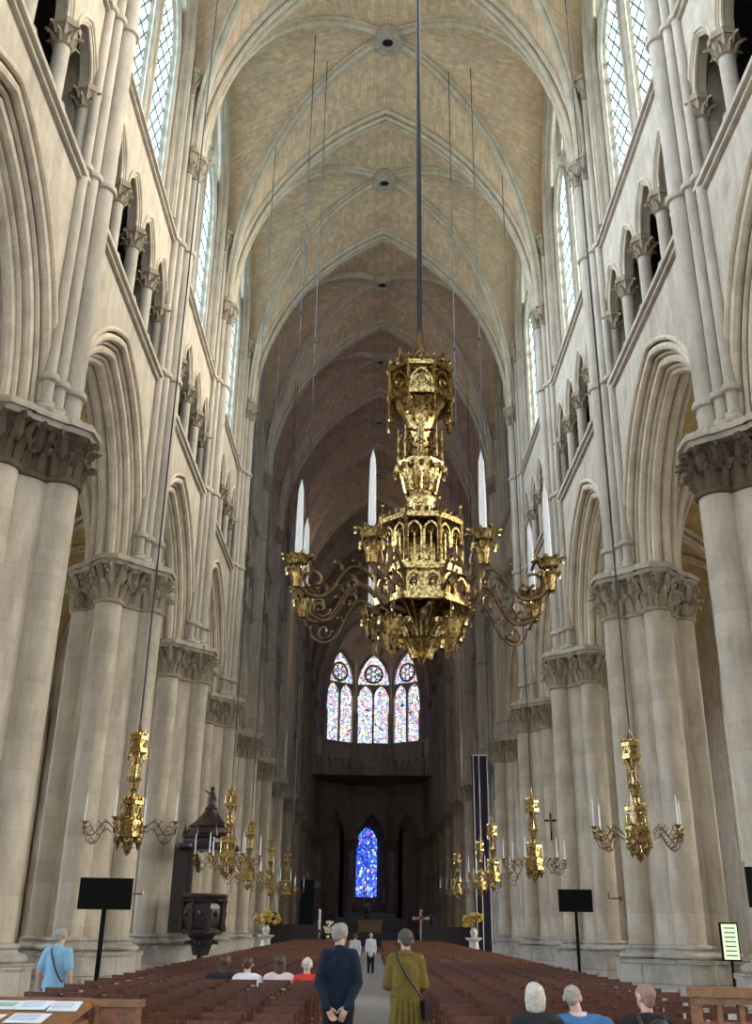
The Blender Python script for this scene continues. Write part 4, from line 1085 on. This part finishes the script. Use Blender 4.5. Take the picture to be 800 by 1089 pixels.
def standing(label, loc, rz, H, top, trousers, hair, hairfn, wrists, elbows, yaw=0, lean=0, coat=False, sleeves=True, shoes=True, vox=.012, handdir=None, width=1.0):
    k = H / 1.72; t = thing('person', label, 'person', loc, rz)
    V = lambda x, y, z: (x * k * (width if abs(x) > .02 else 1), y * k, z * k)
    hc, f = head_caps(V(.0, .03, 1.60), yaw, RAD(-4), k)
    sh = [V(-.175, 0, 1.40), V(.175, 0, 1.40)]; el = [V(*e) for e in elbows]; wr = [V(*w) for w in wrists]
    hd = handdir or [(0, 0, -1), (0, 0, -1)]
    torso = lambda g: [(V(0, 0, 1.28), V(0, 0, 1.08), (.165 + g) * k, (.15 + g) * k, (YF, .66)), (V(0, 0, 1.08), V(0, 0, .95), (.15 + g) * k, (.165 + g) * k, (YF, .68)), (V(-.12, 0, 1.385), V(.12, 0, 1.385), (.065 + g) * k, (.065 + g) * k), (V(-.085, .015, 1.29), V(.085, .015, 1.29), (.085 + g) * k, (.085 + g) * k)]
    arms = lambda g, e=1.0: sum([[(sh[i], el[i], (.055 + g) * k, (.043 + g) * k), (el[i], tuple(Vector(el[i]).lerp(Vector(wr[i]), e)), (.042 + g) * k, (.028 + g) * k)] for i in (0, 1)], [])
    legs = lambda g, z0=.09: sum([[(V(s * .085, 0, .9), V(s * .09, .015, .48), (.088 + g) * k, (.06 + g) * k), (V(s * .09, .015, .48), V(s * .095, -.01, z0), (.058 + g) * k, (.04 + g) * k)] for s in (-1, 1)], [])
    body = hc + [(V(0, .0, 1.38), V(0, .02, 1.54), .058 * k, .055 * k)] + torso(0) + arms(0) + legs(0)
    for i in (0, 1): body += hand_caps(wr[i], hd[i], (1 if i == 0 else -1, .2, 0), .6, k)
    blob('body', body, M['skin'], t, vox * .62, 2)
    blob('hair', hairfn(f, k), M[hair], t, vox * .8, 2)
    tc = torso(.022) + arms(.016, 1.0 if sleeves else -.0)
    if not sleeves:
        tc = torso(.018) + sum([[(sh[i], tuple(Vector(sh[i]).lerp(Vector(el[i]), .75)), .072 * k, .07 * k)] for i in (0, 1)], [])
    tc += [(V(0, -.0, 1.42), V(0, .005, 1.46), .07 * k, .066 * k)]
    if coat:
        tc += [(V(0, 0, 1.0), V(0, .01, .45), .15 * k, .25 * k, (YF, .72)), (V(-.12, -.03, .92), V(-.16, -.05, .45), .06, .09), (V(.12, -.03, .92), V(.16, -.05, .45), .06, .09), (V(0, -.06, .92), V(0, -.12, .45), .06, .08)]
    else: tc += [(V(0, 0, .98), V(0, 0, .84), .185 * k, .185 * k, (YF, .7))]
    blob('coat' if coat else 'jacket' if sleeves else 'shirt', tc, M[top], t, vox, 3)
    blob('trousers', [(V(s_ * .09, .015, .46), V(s_ * .095, -.01, .09), .07 * k, .06 * k) for s_ in (-1, 1)] if coat else legs(.02) + [(V(0, 0, .97), V(0, 0, .86), .168 * k, .165 * k, (YF, .72))], M[trousers], t, vox, 2)
    for s in (-1, 1): blob('shoe', [(V(s * .095, -.06, .05), V(s * .105, .13, .04), .045 * k, .04 * k, ((0, 0, 1), .9))], M['blackcloth'], t, .012, 1)
    return t, V
def strap_mesh(t, pts, w, mat, name='strap'):
    m = MB(); m.sweep(spline(pts, 6), circ(w, 6), None); return obj(name, m, M[mat], t)
t, V = standing('person in a navy blue jacket standing in the aisle with hands clasped behind the back', (-.61, 12.0, 0), 0, 1.71, 'navy', 'blackcloth', 'grey_hair', hair_short,
    [(-.13, -.21, .88), (.12, -.23, .89)], [(-.25, -.06, 1.12), (.25, -.06, 1.12)], yaw=RAD(-35), handdir=[(.6, -.1, -1), (-.6, -.15, -1)], vox=.011, width=.86)
t, V = standing('person in a long mustard coat with a dark shoulder strap standing in the aisle', (.14, 12.2, 0), 0, 1.66, 'olive', 'blackcloth', 'dark_hair', hair_short,
    [(-.13, .25, 1.08), (.13, .25, 1.08)], [(-.25, .02, 1.12), (.25, .02, 1.12)], yaw=RAD(10), coat=True, vox=.011, handdir=[(.5, 1, 0), (-.5, 1, 0)], width=.88)
strap_mesh(t, [V(-.10, .04, 1.46), V(-.12, -.1, 1.43), V(.0, -.155, 1.25), V(.14, -.15, 1.08), V(.23, -.1, .95)], .014, 'strap')
m = MB(); m.lathe([(.165, -.02), (.172, -.02), (.176, 0), (.172, .02), (.165, .02)], V(0, 0, 1.02), 28, sx=1.02, sy=.74, cap=False); obj('belt', m, M['olive'], t)
blob('collar', [(V(-.07, -.03, 1.455), V(.07, -.03, 1.455), .035, .035), (V(-.07, -.02, 1.45), V(-.05, .06, 1.43), .03, .02), (V(.07, -.02, 1.45), V(.05, .06, 1.43), .03, .02)], M['olive'], t, .01, 1)
for q_ in range(7): 
    a_ = RAD(200 + q_ * 23); m = MB(); m.cap(V(.16 * math.cos(a_), .12 * math.sin(a_), .98), V(.25 * math.cos(a_), .19 * math.sin(a_), .42), .018, .045, 8); obj('coat_pleat', m, M['olive'], t, smooth=60)
m = MB(); m.box(*V(.27, -.04, .87), .09, .24, .2, rz=.2); m.box(*V(.27, -.04, .94), .1, .25, .06, rz=.2); obj('shoulder_bag', m, M['strap'], t)
t, V = standing('person in a light blue short sleeved shirt with a diagonal strap by the left piers', (-4.62, 15.0, 0), RAD(-8), 1.60, 'lightblue', 'blackcloth', 'grey_hair', hair_short,
    [(-.31, .05, .88), (.28, .03, .9)], [(-.27, -.05, 1.12), (.26, -.04, 1.12)], yaw=RAD(-15), sleeves=False, width=.9)
strap_mesh(t, [V(-.08, .06, 1.44), V(-.08, -.09, 1.43), V(.03, -.145, 1.22), V(.14, -.13, 1.05), V(.17, -.02, .98)], .012, 'strap')
standing('small distant person in a white top and black trousers walking up the aisle', (-.16, 41, 0), 0, 1.42, 'whitecloth', 'blackcloth', 'white_hair', hair_short, [(-.2, .05, .85), (.2, .05, .85)], [(-.22, -.02, 1.1), (.22, -.02, 1.1)], vox=.02)
standing('distant person in white partly hidden behind the navy jacket', (-.74, 39, 0), 0, 1.4, 'whitecloth', 'blackcloth', 'brown_hair', hair_short, [(-.2, .05, .85), (.2, .05, .85)], [(-.22, -.02, 1.1), (.22, -.02, 1.1)], vox=.02)
def seated(label, loc, top, hair, hairfn, lean=(0, .05), s=.96, yaw=0, vox=.012, collar=None, headf=None, width=1.0, pitch=0):
    t = thing('person', label, 'person', loc); lx, ly = lean
    def V(x, y, z):
        q = max(0, (z - .5)) / .5
        return (x * width + lx * q, y + ly * q, .47 + (z - .47) * s)
    hc, f = head_caps(V(0, .03, 1.16), yaw, RAD(pitch), s)
    tor = lambda g: [(V(0, 0, .84), V(0, 0, .68), .165 + g, .15 + g, (YF, .68)), (V(0, 0, .68), V(0, .02, .56), .15 + g, .165 + g, (YF, .75)), (V(-.12, 0, .95), V(.12, 0, .95), .062 + g, .062 + g), (V(-.1, 0, .82), V(.1, 0, .82), .1 + g, .1 + g)]
    arm = lambda g: sum([[(V(i * .18, 0, .94), V(i * .24, .02, .68), .053 + g, .042 + g), (V(i * .24, .02, .68), V(i * .12, .24, .62), .042 + g, .03 + g)] for i in (-1, 1)], [])
    leg = lambda g: sum([[(V(i * .09, .03, .54), V(i * .11, .42, .52), .075 + g, .058 + g), (V(i * .11, .42, .52), V(i * .11, .43, .1), .055 + g, .04 + g)] for i in (-1, 1)], [])
    body = hc + [(V(0, 0, .94), V(0, .02, 1.1), .056, .052)] + tor(0) + arm(0) + leg(0)
    for i in (-1, 1): body += hand_caps(V(i * .12, .24, .62), (-i * .4, 1, -.2), (0, 0, 1), .6, .95)
    blob('body', body, M['skin'], t, vox * .7, 2)
    if hairfn: blob('hair', hairfn(f, s), M[hair], t, vox * .8, 2)
    blob('jacket', tor(.022) + arm(.018) + [(V(0, 0, .97), V(0, .0, 1.0), .066, .062)], M[top], t, vox, 3)
    blob('trousers', leg(.018) + [(V(0, .02, .57), V(0, .0, .55), .165, .165, (YF, .8))], M['blackcloth'], t, vox, 2)
    for i in (-1, 1): blob('shoe', [(V(i * .11, .4, .06), V(i * .11, .56, .05), .045, .04)], M['blackcloth'], t, .012, 1)
    return t, V
RY = rows_y[1]
bob = lambda f, s: hair_short(f, s, 1.12) + [(f(-.055, -.04, .0), f(-.055, -.03, -.08), .05 * s, .04 * s), (f(.055, -.04, .0), f(.055, -.03, -.08), .05 * s, .04 * s), (f(0, -.07, 0), f(0, -.06, -.09), .06 * s, .045 * s)]
thin = lambda f, s: [(f(0, -.035, .038), f(0, .01, .052), .083 * s, .08 * s), (f(0, -.05, -.02), f(0, -.045, .02), .06 * s, .074 * s)]
seated('seated person with a white-blonde bob and dark jacket, leftmost of the front right trio', (xr[1], RY, 0), 'blackcloth', 'white_hair', bob, (.0, .02), .93)
t, V = seated('seated person leaning in a mid blue jumper, middle of the front right trio', (xr[2] - .02, RY, 0), 'blue', 'grey_hair', thin, (-.09, .1), .92, yaw=RAD(-20), width=1.3, pitch=-18)
m = MB(); m.lathe([(.07, 0), (.085, .02), (.08, .05)], V(0, .0, 1.0), 14, cap=False); obj('collar', m, M['pinkcloth'], t)
blob('sleeve', [(V(-.185, -.005, .9), V(-.245, .02, .7), .078, .066)], M['pinkcloth'], t, .012, 2)
t, V = seated('seated person with cropped hair and a black backpack, rightmost of the front right trio', (xr[3], RY, 0), 'blackcloth', 'cropped', lambda f, s: [(f(0, -.035, .036), f(0, .01, .05), .0835 * s, .0805 * s), (f(0, -.045, -.03), f(0, -.04, .02), .06 * s, .075 * s)], (.0, .02), .95, yaw=RAD(25))
blob('backpack', [(V(.04, -.2, .88), V(.06, -.22, .62), .12, .14, (YF, .7)), (V(.14, -.2, .86), V(.16, -.2, .66), .1, .1)], M['cord'], t, .012, 2)
for s_ in (-.1, .12): strap_mesh(t, [V(s_, -.18, .9), V(s_, -.08, 1.0), V(s_, .06, .98)], .02, 'strap', 'backpack_strap')
RF = rows_y[9]
seated('seated person in dark clothes with long dark hair, leftmost of four', (xl[3] + .06, RF, 0), 'blackcloth', 'brown_hair', lambda f, s: hair_long(f, s, .3), (.06, .06), .95, vox=.016)
seated('seated person in a white top with short dark hair, second of four on the left', (xl[2], RF, 0), 'whitecloth', 'brown_hair', hair_short, (0, .04), .93, vox=.016)
seated('seated person in a pink top with long brown hair, third of four on the left', (xl[1], RF, 0), 'pinkcloth', 'brown_hair', lambda f, s: hair_long(f, s, .22), (0, .04), .97, vox=.016)
seated('seated person in a bright red top with pale hair, rightmost of four on the left', (xl[0] - .08, RF, 0), 'redcloth', 'white_hair', hair_short, (0, .04), .92, vox=.016)

# ------------------------------------------------------------------ foreground furniture
t = thing('reading_desk', 'golden oak desk with a sloping top strewn with leaflets, lower left corner', 'desk', (-3.05, 8.15, 0))
tl = Matrix.Rotation(RAD(7), 3, 'X')
m = MB(); m.box(0, 0, 1.045, 1.2, .92, .04, tilt=tl); m.box(0, -.45, .985, 1.2, .03, .07); obj('top', m, M['oak'], t)
m = MB()
for sx in (-1, 1): m.box(sx * .57, 0, .5, .04, .8, 1.0)
m.box(0, .36, .55, 1.1, .03, .9); m.box(0, 0, .3, 1.1, .75, .03); obj('frame', m, M['oak'], t)
m = MB(); m.box(0, .45, 1.115, 1.2, .03, .06); obj('back_lip', m, M['wood2'], t)
random.seed(3)
papers = [(.44, .24, .22, .34, .12, 'white leaflet at the right end of the oak desk', 0), (.21, .24, .22, .32, .04, 'white leaflet second from the right on the oak desk', 0), (-.02, .26, .22, .3, 0, 'leaflet with green print in the middle of the oak desk', 2),
          (-.25, .25, .21, .3, -.04, 'leaflet with dull red print on the oak desk', 1), (-.48, .23, .21, .32, .02, 'white leaflet with blue print far left on the oak desk', 0),
          (.3, -.2, .27, .3, .03, 'white card near the front edge of the oak desk, right one', 0), (-.03, -.22, .27, .3, -.03, 'white card near the front edge of the oak desk, left one', 0)]
for i, (x, y, w, h, r, lab, c) in enumerate(papers):
    z = 1.045 + .0205 + math.tan(RAD(7)) * y + .004 + .0045 * (i % 2)
    o = thing('leaflet', lab, 'leaflet', (-3.05 + x, 8.15 + y, z)); o.rotation_euler = (RAD(7), 0, r); o['group'] = 'leaflets on the oak desk'
    m = MB(); m.box(0, 0, 0, w, h, .004); obj('sheet', m, M['paper'], o)
    m = MB()
    for k in range(5): m.box(-.02, h * .3 - k * h * .13, .0028, w * .7, h * .035, .001)
    if c: m.box(0, 0, .0028, w * .7, h * .45, .001)
    obj('printed_lines', m, M[('paper_ink', 'paper_red', 'paper_green')[c]], o)
t = thing('kneeler_frame', 'brown wooden prayer stall end beside the oak desk, lower left', 'stall', (-2.25, 8.62, 0))
m = MB()
for sx in (-.16, .16): m.box(sx, 0, .55, .035, .05, 1.1)
m.box(0, 0, 1.11, .4, .08, .05); m.box(0, .0, .1, .32, .04, .1); obj('frame', m, M['oak'], t)
m = MB(); m.box(0, .01, .6, .3, .02, .95); obj('panel', m, M['wood2'], t)
t = thing('wooden_barrier', 'brown wooden balustrade barrier in the lower right corner', 'barrier', (3.42, 9.15, .05))
m = MB(); m.box(0, 0, 1.17, 2.0, .14, .07); m.box(0, 0, 1.10, 1.96, .08, .05); m.box(0, 0, .1, 1.96, .08, .1); obj('rail', m, M['oak'], t)
for k in range(11):
    x = -.95 + .19 * k
    m = MB(); w = .09 if k in (0, 5, 10) else .045; m.box(x, 0, .6, w, .05, .95); obj('baluster', m, M['wood2'], t)
m = MB()
for z in (.92, .5): m.box(0, .01, z, 1.9, .03, .05)
obj('cross_bar', m, M['wood2'], t)

# notice panel on a post
t = thing('notice_panel', 'small backlit green and white notice in a black frame at far right', 'sign', (6.62, 20.3, 0), RAD(-12))
m = MB(); m.box(0, 0, 1.5, .34, .05, .68); m.cyl((0, .02, 0), (0, .02, 1.2), .025, .025, 8); m.box(0, .02, .015, .4, .3, .03); obj('frame', m, M['black'], t)
m = MB(); m.box(.01, -.028, 1.5, .28, .006, .62); obj('lit_face', m, M['litpanel'], t)
m = MB()
for k in range(7): m.box(.01, -.033, 1.74 - k * .08, .2, .003, .022)
obj('printed_lines', m, M['print'], t)
# crucifix
t = thing('crucifix', 'small black crucifix fixed high on the fourth right pier', 'crucifix', (7.33, 42.78, 5.1), RAD(-12))
m = MB(); m.box(0, 0, .5, .07, .04, 1.1); m.box(0, 0, .75, .5, .04, .07); obj('cross', m, M['black'], t)
m = MB(); m.cap((0, -.05, .35), (0, -.05, .75), .03, .05, 8); m.ball((0, -.06, .86), .05, 8, 6); m.cap((0, -.05, .76), (-.2, -.04, .8), .02, .012, 6); m.cap((0, -.05, .76), (.2, -.04, .8), .02, .012, 6); obj('figure', m, M['bronze'], t)
# wall hooks
for x, y, z, lab in ((-6.28, 26.4, 2.35, 'small metal bracket on the second left pier by the black screen'), (6.1, 26.5, 2.4, 'small metal bracket on the second right pier')):
    m = MB(); m.cyl((0, 0, 0), (.3 if x < 0 else -.3, 0, 0), .02, .02, 6); m.cyl((.3 if x < 0 else -.3, 0, 0), (.3 if x < 0 else -.3, 0, .15), .03, .02, 6); m.box(0, 0, 0, .06, .1, .12)
    o = obj('wall_bracket', m, M['bronze'], None, (x, y, z)); o['label'] = lab; o['category'] = 'bracket'
# blue spotlight bar in the right aisle
m = MB(); m.box(0, 0, 0, 1.2, .1, .08); m.box(-.4, -.08, -.1, .2, .15, .15); m.box(.1, -.08, -.1, .2, .15, .15)
o = obj('lamp_bar', m, simple('blue_bar', (.05, .3, .7), .5), None, (14.05, 44.1, 7.35)); o['label'] = 'small blue lamp bar clamped to the shafts of the right aisle wall'; o['category'] = 'lamp'

# ------------------------------------------------------------------ far furnishings
for sgn, sd, x in ((-1, 'left', -5.75), (1, 'right', 5.42)):
    t = thing('flower_pedestal', f'white flared pedestal with gold flowers on the {sd} of the crossing', 'pedestal', (x, 57.2, 0))
    m = MB(); m.lathe([(.5, 0), (.5, .08), (.42, .15), (.26, .7), (.24, .95), (.45, 1.1), (.45, 1.16)], n=20); obj('stand', m, M['whitestone'], t)
    m = MB(); m.lathe([(.1, 1.16), (.16, 1.25), (.2, 1.45), (.12, 1.6), (.14, 1.66)], n=14); obj('vase', m, M['whitestone'], t)
    m = MB()
    for k in range(26): a = random.uniform(0, 6.3); r = random.uniform(.1, .75); m.ball((r * math.cos(a), .4 * r * math.sin(a), 1.75 + random.uniform(0, .75) * (1.1 - r)), .12, 6, 4)
    obj('flowers', m, simple('gold_flowers' + sd, (.6, .42, .08), .8), t)
def stall(lab, x, y, w, h):
    t = thing('choir_stall', lab, 'stall', (x, y, 0))
    m = MB(); m.box(0, 0, h / 2, w, .3, h); m.box(0, 0, h + .04, w + .1, .4, .08); obj('panel', m, M['darkwood'], t)
    n = max(2, int(w / .8)); m = MB()
    for k in range(n + 1): m.box(-w / 2 + w * k / n, -.17, h / 2, .1, .06, h)
    obj('stiles', m, M['darkwood'], t)
    m = MB(); m.sweep([(u, 0, z) for u, z in parch(.45, .6, 0, 8, h + .1, -w / 2 + .6, leg=.05)], rect(-.45, .08, -.08, .08), (0, -1, 0)); obj('arched_back', m, M['darkwood'], t)
stall('low dark wooden stall panel left of the aisle at the crossing', -4.9, 65.5, 3.6, 1.6)
stall('low dark wooden stall panel right of the aisle at the crossing', 5.0, 65.5, 4.0, 1.6)
t = thing('paschal_candle', 'tall white candle on a slim dark stand left of the aisle', 'candle', (-3.16, 63, 0))
m = MB(); m.lathe([(.3, 0), (.3, .06), (.06, .12), (.04, .9), (.08, .95), (.04, 1.3), (.16, 1.42), (.06, 1.46)], n=12); obj('stand', m, M['bronze'], t)
m = MB(); m.lathe([(.07, 1.46), (.07, 2.5), (.01, 2.56)], n=10); obj('candle', m, M['candle'], t)
t = thing('plant_stand', 'pale flower arrangement on a small stand left of the altar', 'stand', (-2.6, 63.4, 0))
m = MB(); m.lathe([(.3, 0), (.3, .05), (.05, .1), (.05, .8), (.3, .9)], n=12); obj('stand', m, M['whitestone'], t)
m = MB()
for k in range(22): a = random.uniform(0, 6.3); r = random.uniform(0, .3); m.ball((r * math.cos(a), r * math.sin(a), 1 + random.uniform(0, .9)), .09, 6, 4)
obj('flowers', m, M['flower'], t)
t = thing('processional_cross', 'cream coloured standing cross on a thin pole right of the aisle', 'cross', (2.87, 63, 0))
m = MB(); m.lathe([(.25, 0), (.25, .05), (.03, .1), (.025, 1.3)], n=10); obj('pole', m, M['whitestone'], t)
m = MB(); m.box(0, 0, 1.9, .14, .06, 1.2); m.box(0, 0, 2.12, .8, .06, .13)
for q in ((-.42, 2.12), (.42, 2.12), (0, 2.52)): m.ball((q[0], 0, q[1]), .1, 8, 5)
obj('cross', m, simple('warm_cross', (.65, .42, .28), .5), t)
t = thing('altar', 'beige gold fronted altar on a dark step at the end of the aisle', 'altar', (.0, 95, 0))
m = MB(); m.box(0, 0, .55, 6, 4, 1.1); obj('step', m, M['darkwood'], t)
m = MB(); m.box(-.1, -1, 1.6, 2.1, 1, .9); m.box(-.1, -1, 2.08, 2.3, 1.1, .1); obj('altar_front', m, M['gold'], t)
t = thing('high_altar', 'large dark altar block with retable behind the beige altar', 'altar', (-.1, 104, 0))
m = MB(); m.box(0, 0, 1.2, 6.6, 2, 2.4); m.box(0, .6, 2.6, 5, .5, .5); obj('block', m, M['darkwood'], t)
for i, x in enumerate((-1.6, -.6, .4, 1.4)):
    q = thing('altar_candle', f'thin white altar candle, {["leftmost", "second from left", "third from left", "rightmost"][i]} below the blue window', 'candle', (x - .1, 104.6, 2.85), 0, 'altar candles')
    m = MB(); m.lathe([(.12, 0), (.03, .1), (.03, .8), (.1, .9)], n=8); obj('holder', m, M['gilt'], q)
    m = MB(); m.lathe([(.05, .9), (.05, 2.3), (.01, 2.4)], n=8); obj('wax', m, M['candle'], q)
t = thing('altar_flowers', 'cream altar flowers below the blue stained glass window', 'flowers', (-.4, 103.2, 2.41))
m = MB(); m.lathe([(.15, 0), (.2, .2), (.12, .4)], n=10); obj('vase', m, M['gilt'], t)
m = MB()
for k in range(30): a = random.uniform(0, 6.3); r = random.uniform(0, .55); m.ball((r * math.cos(a), .5 * r * math.sin(a), .5 + random.uniform(0, .75)), .11, 6, 4)
obj('blooms', m, M['flower'], t)
m = MB()
for k in range(20): a = random.uniform(0, 6.3); m.ball((.5 * math.cos(a), .25 * math.sin(a), .4 + random.uniform(0, .5)), .1, 5, 3)
obj('foliage', m, M['leafg'], t)
t = thing('dark_standing_cross', 'tall black wooden cross on a shrouded base at the left of the crossing', 'cross', (-4.25, 68, 0))
m = MB(); m.box(0, 0, 2.2, .9, .6, 4.4); obj('shrouded_base', m, M['black'], t)
m = MB(); m.box(.1, -.1, 4.1, 1.5, .2, .35); m.box(0, -.1, 4.4, .25, .2, .9); obj('crossbar', m, M['darkwood'], t)
t = thing('shrouded_tower', 'tall dark blue-black shrouded tower with thin white uprights by the sixth right pier', 'tower', (6.2, 59.0, 0))
m = MB()
for k in range(5): m.box(-.36 + .18 * k, .0 + .05 * (k % 2), 5.5, .2, .8, 11.0)
obj('shroud', m, simple('dark_navy_sheeting', (.02, .022, .05), .7), t)
m = MB()
for x in (-.43, -.1, .38): m.cyl((x, -.46, 0), (x, -.46, 11), .025, .025, 6)
m.box(-.05, -.46, 11.02, .95, .08, .08); obj('uprights', m, M['whitestone'], t)
# ------------------------------------------------------------------ camera, light, world
cam = bpy.data.cameras.new('camera'); co = bpy.data.objects.new('camera', cam); COL.objects.link(co)
F = 1037.933; cam.sensor_fit = 'VERTICAL'; cam.sensor_height = 24; cam.lens = F / 1089 * 24
R = Matrix(((0.99988410, -0.01505016, -0.00229727), (-0.00798449, -0.38990930, -0.92081865), (0.01296274, 0.92073027, -0.38998428)))
mw = R.to_4x4(); mw.translation = (-.3, 0, 1.7); co.matrix_world = mw
cam.clip_end = 400; SC.camera = co
W = bpy.data.worlds.new('sky'); SC.world = W; W.use_nodes = True
bg = W.node_tree.nodes['Background']; bg.inputs['Color'].default_value = (.72, .84, 1.0, 1); bg.inputs['Strength'].default_value = 1.3
def sun(name, col, st, dx, dy, dz, ang):
    l = bpy.data.lights.new(name, 'SUN'); l.color = col; l.energy = st; l.angle = RAD(ang)
    o = bpy.data.objects.new(name, l); COL.objects.link(o); o.rotation_euler = Vector((dx, dy, dz)).to_track_quat('-Z', 'Y').to_euler()
sun('daylight_from_the_right', (1.0, .92, .80), 40, -1, -.2, -.5, 60)
sun('daylight_from_the_left', (.66, .80, 1.0), 34, 1, -.2, -.5, 60)
SC.view_settings.view_transform = 'Standard'; SC.view_settings.look = 'None'; SC.view_settings.gamma = 1; SC.view_settings.exposure = .88
SC.view_settings.use_curve_mapping = False
SC.cycles.max_bounces = 8; SC.cycles.diffuse_bounces = 6; SC.cycles.glossy_bounces = 3
SC.cycles.sample_clamp_indirect = 8
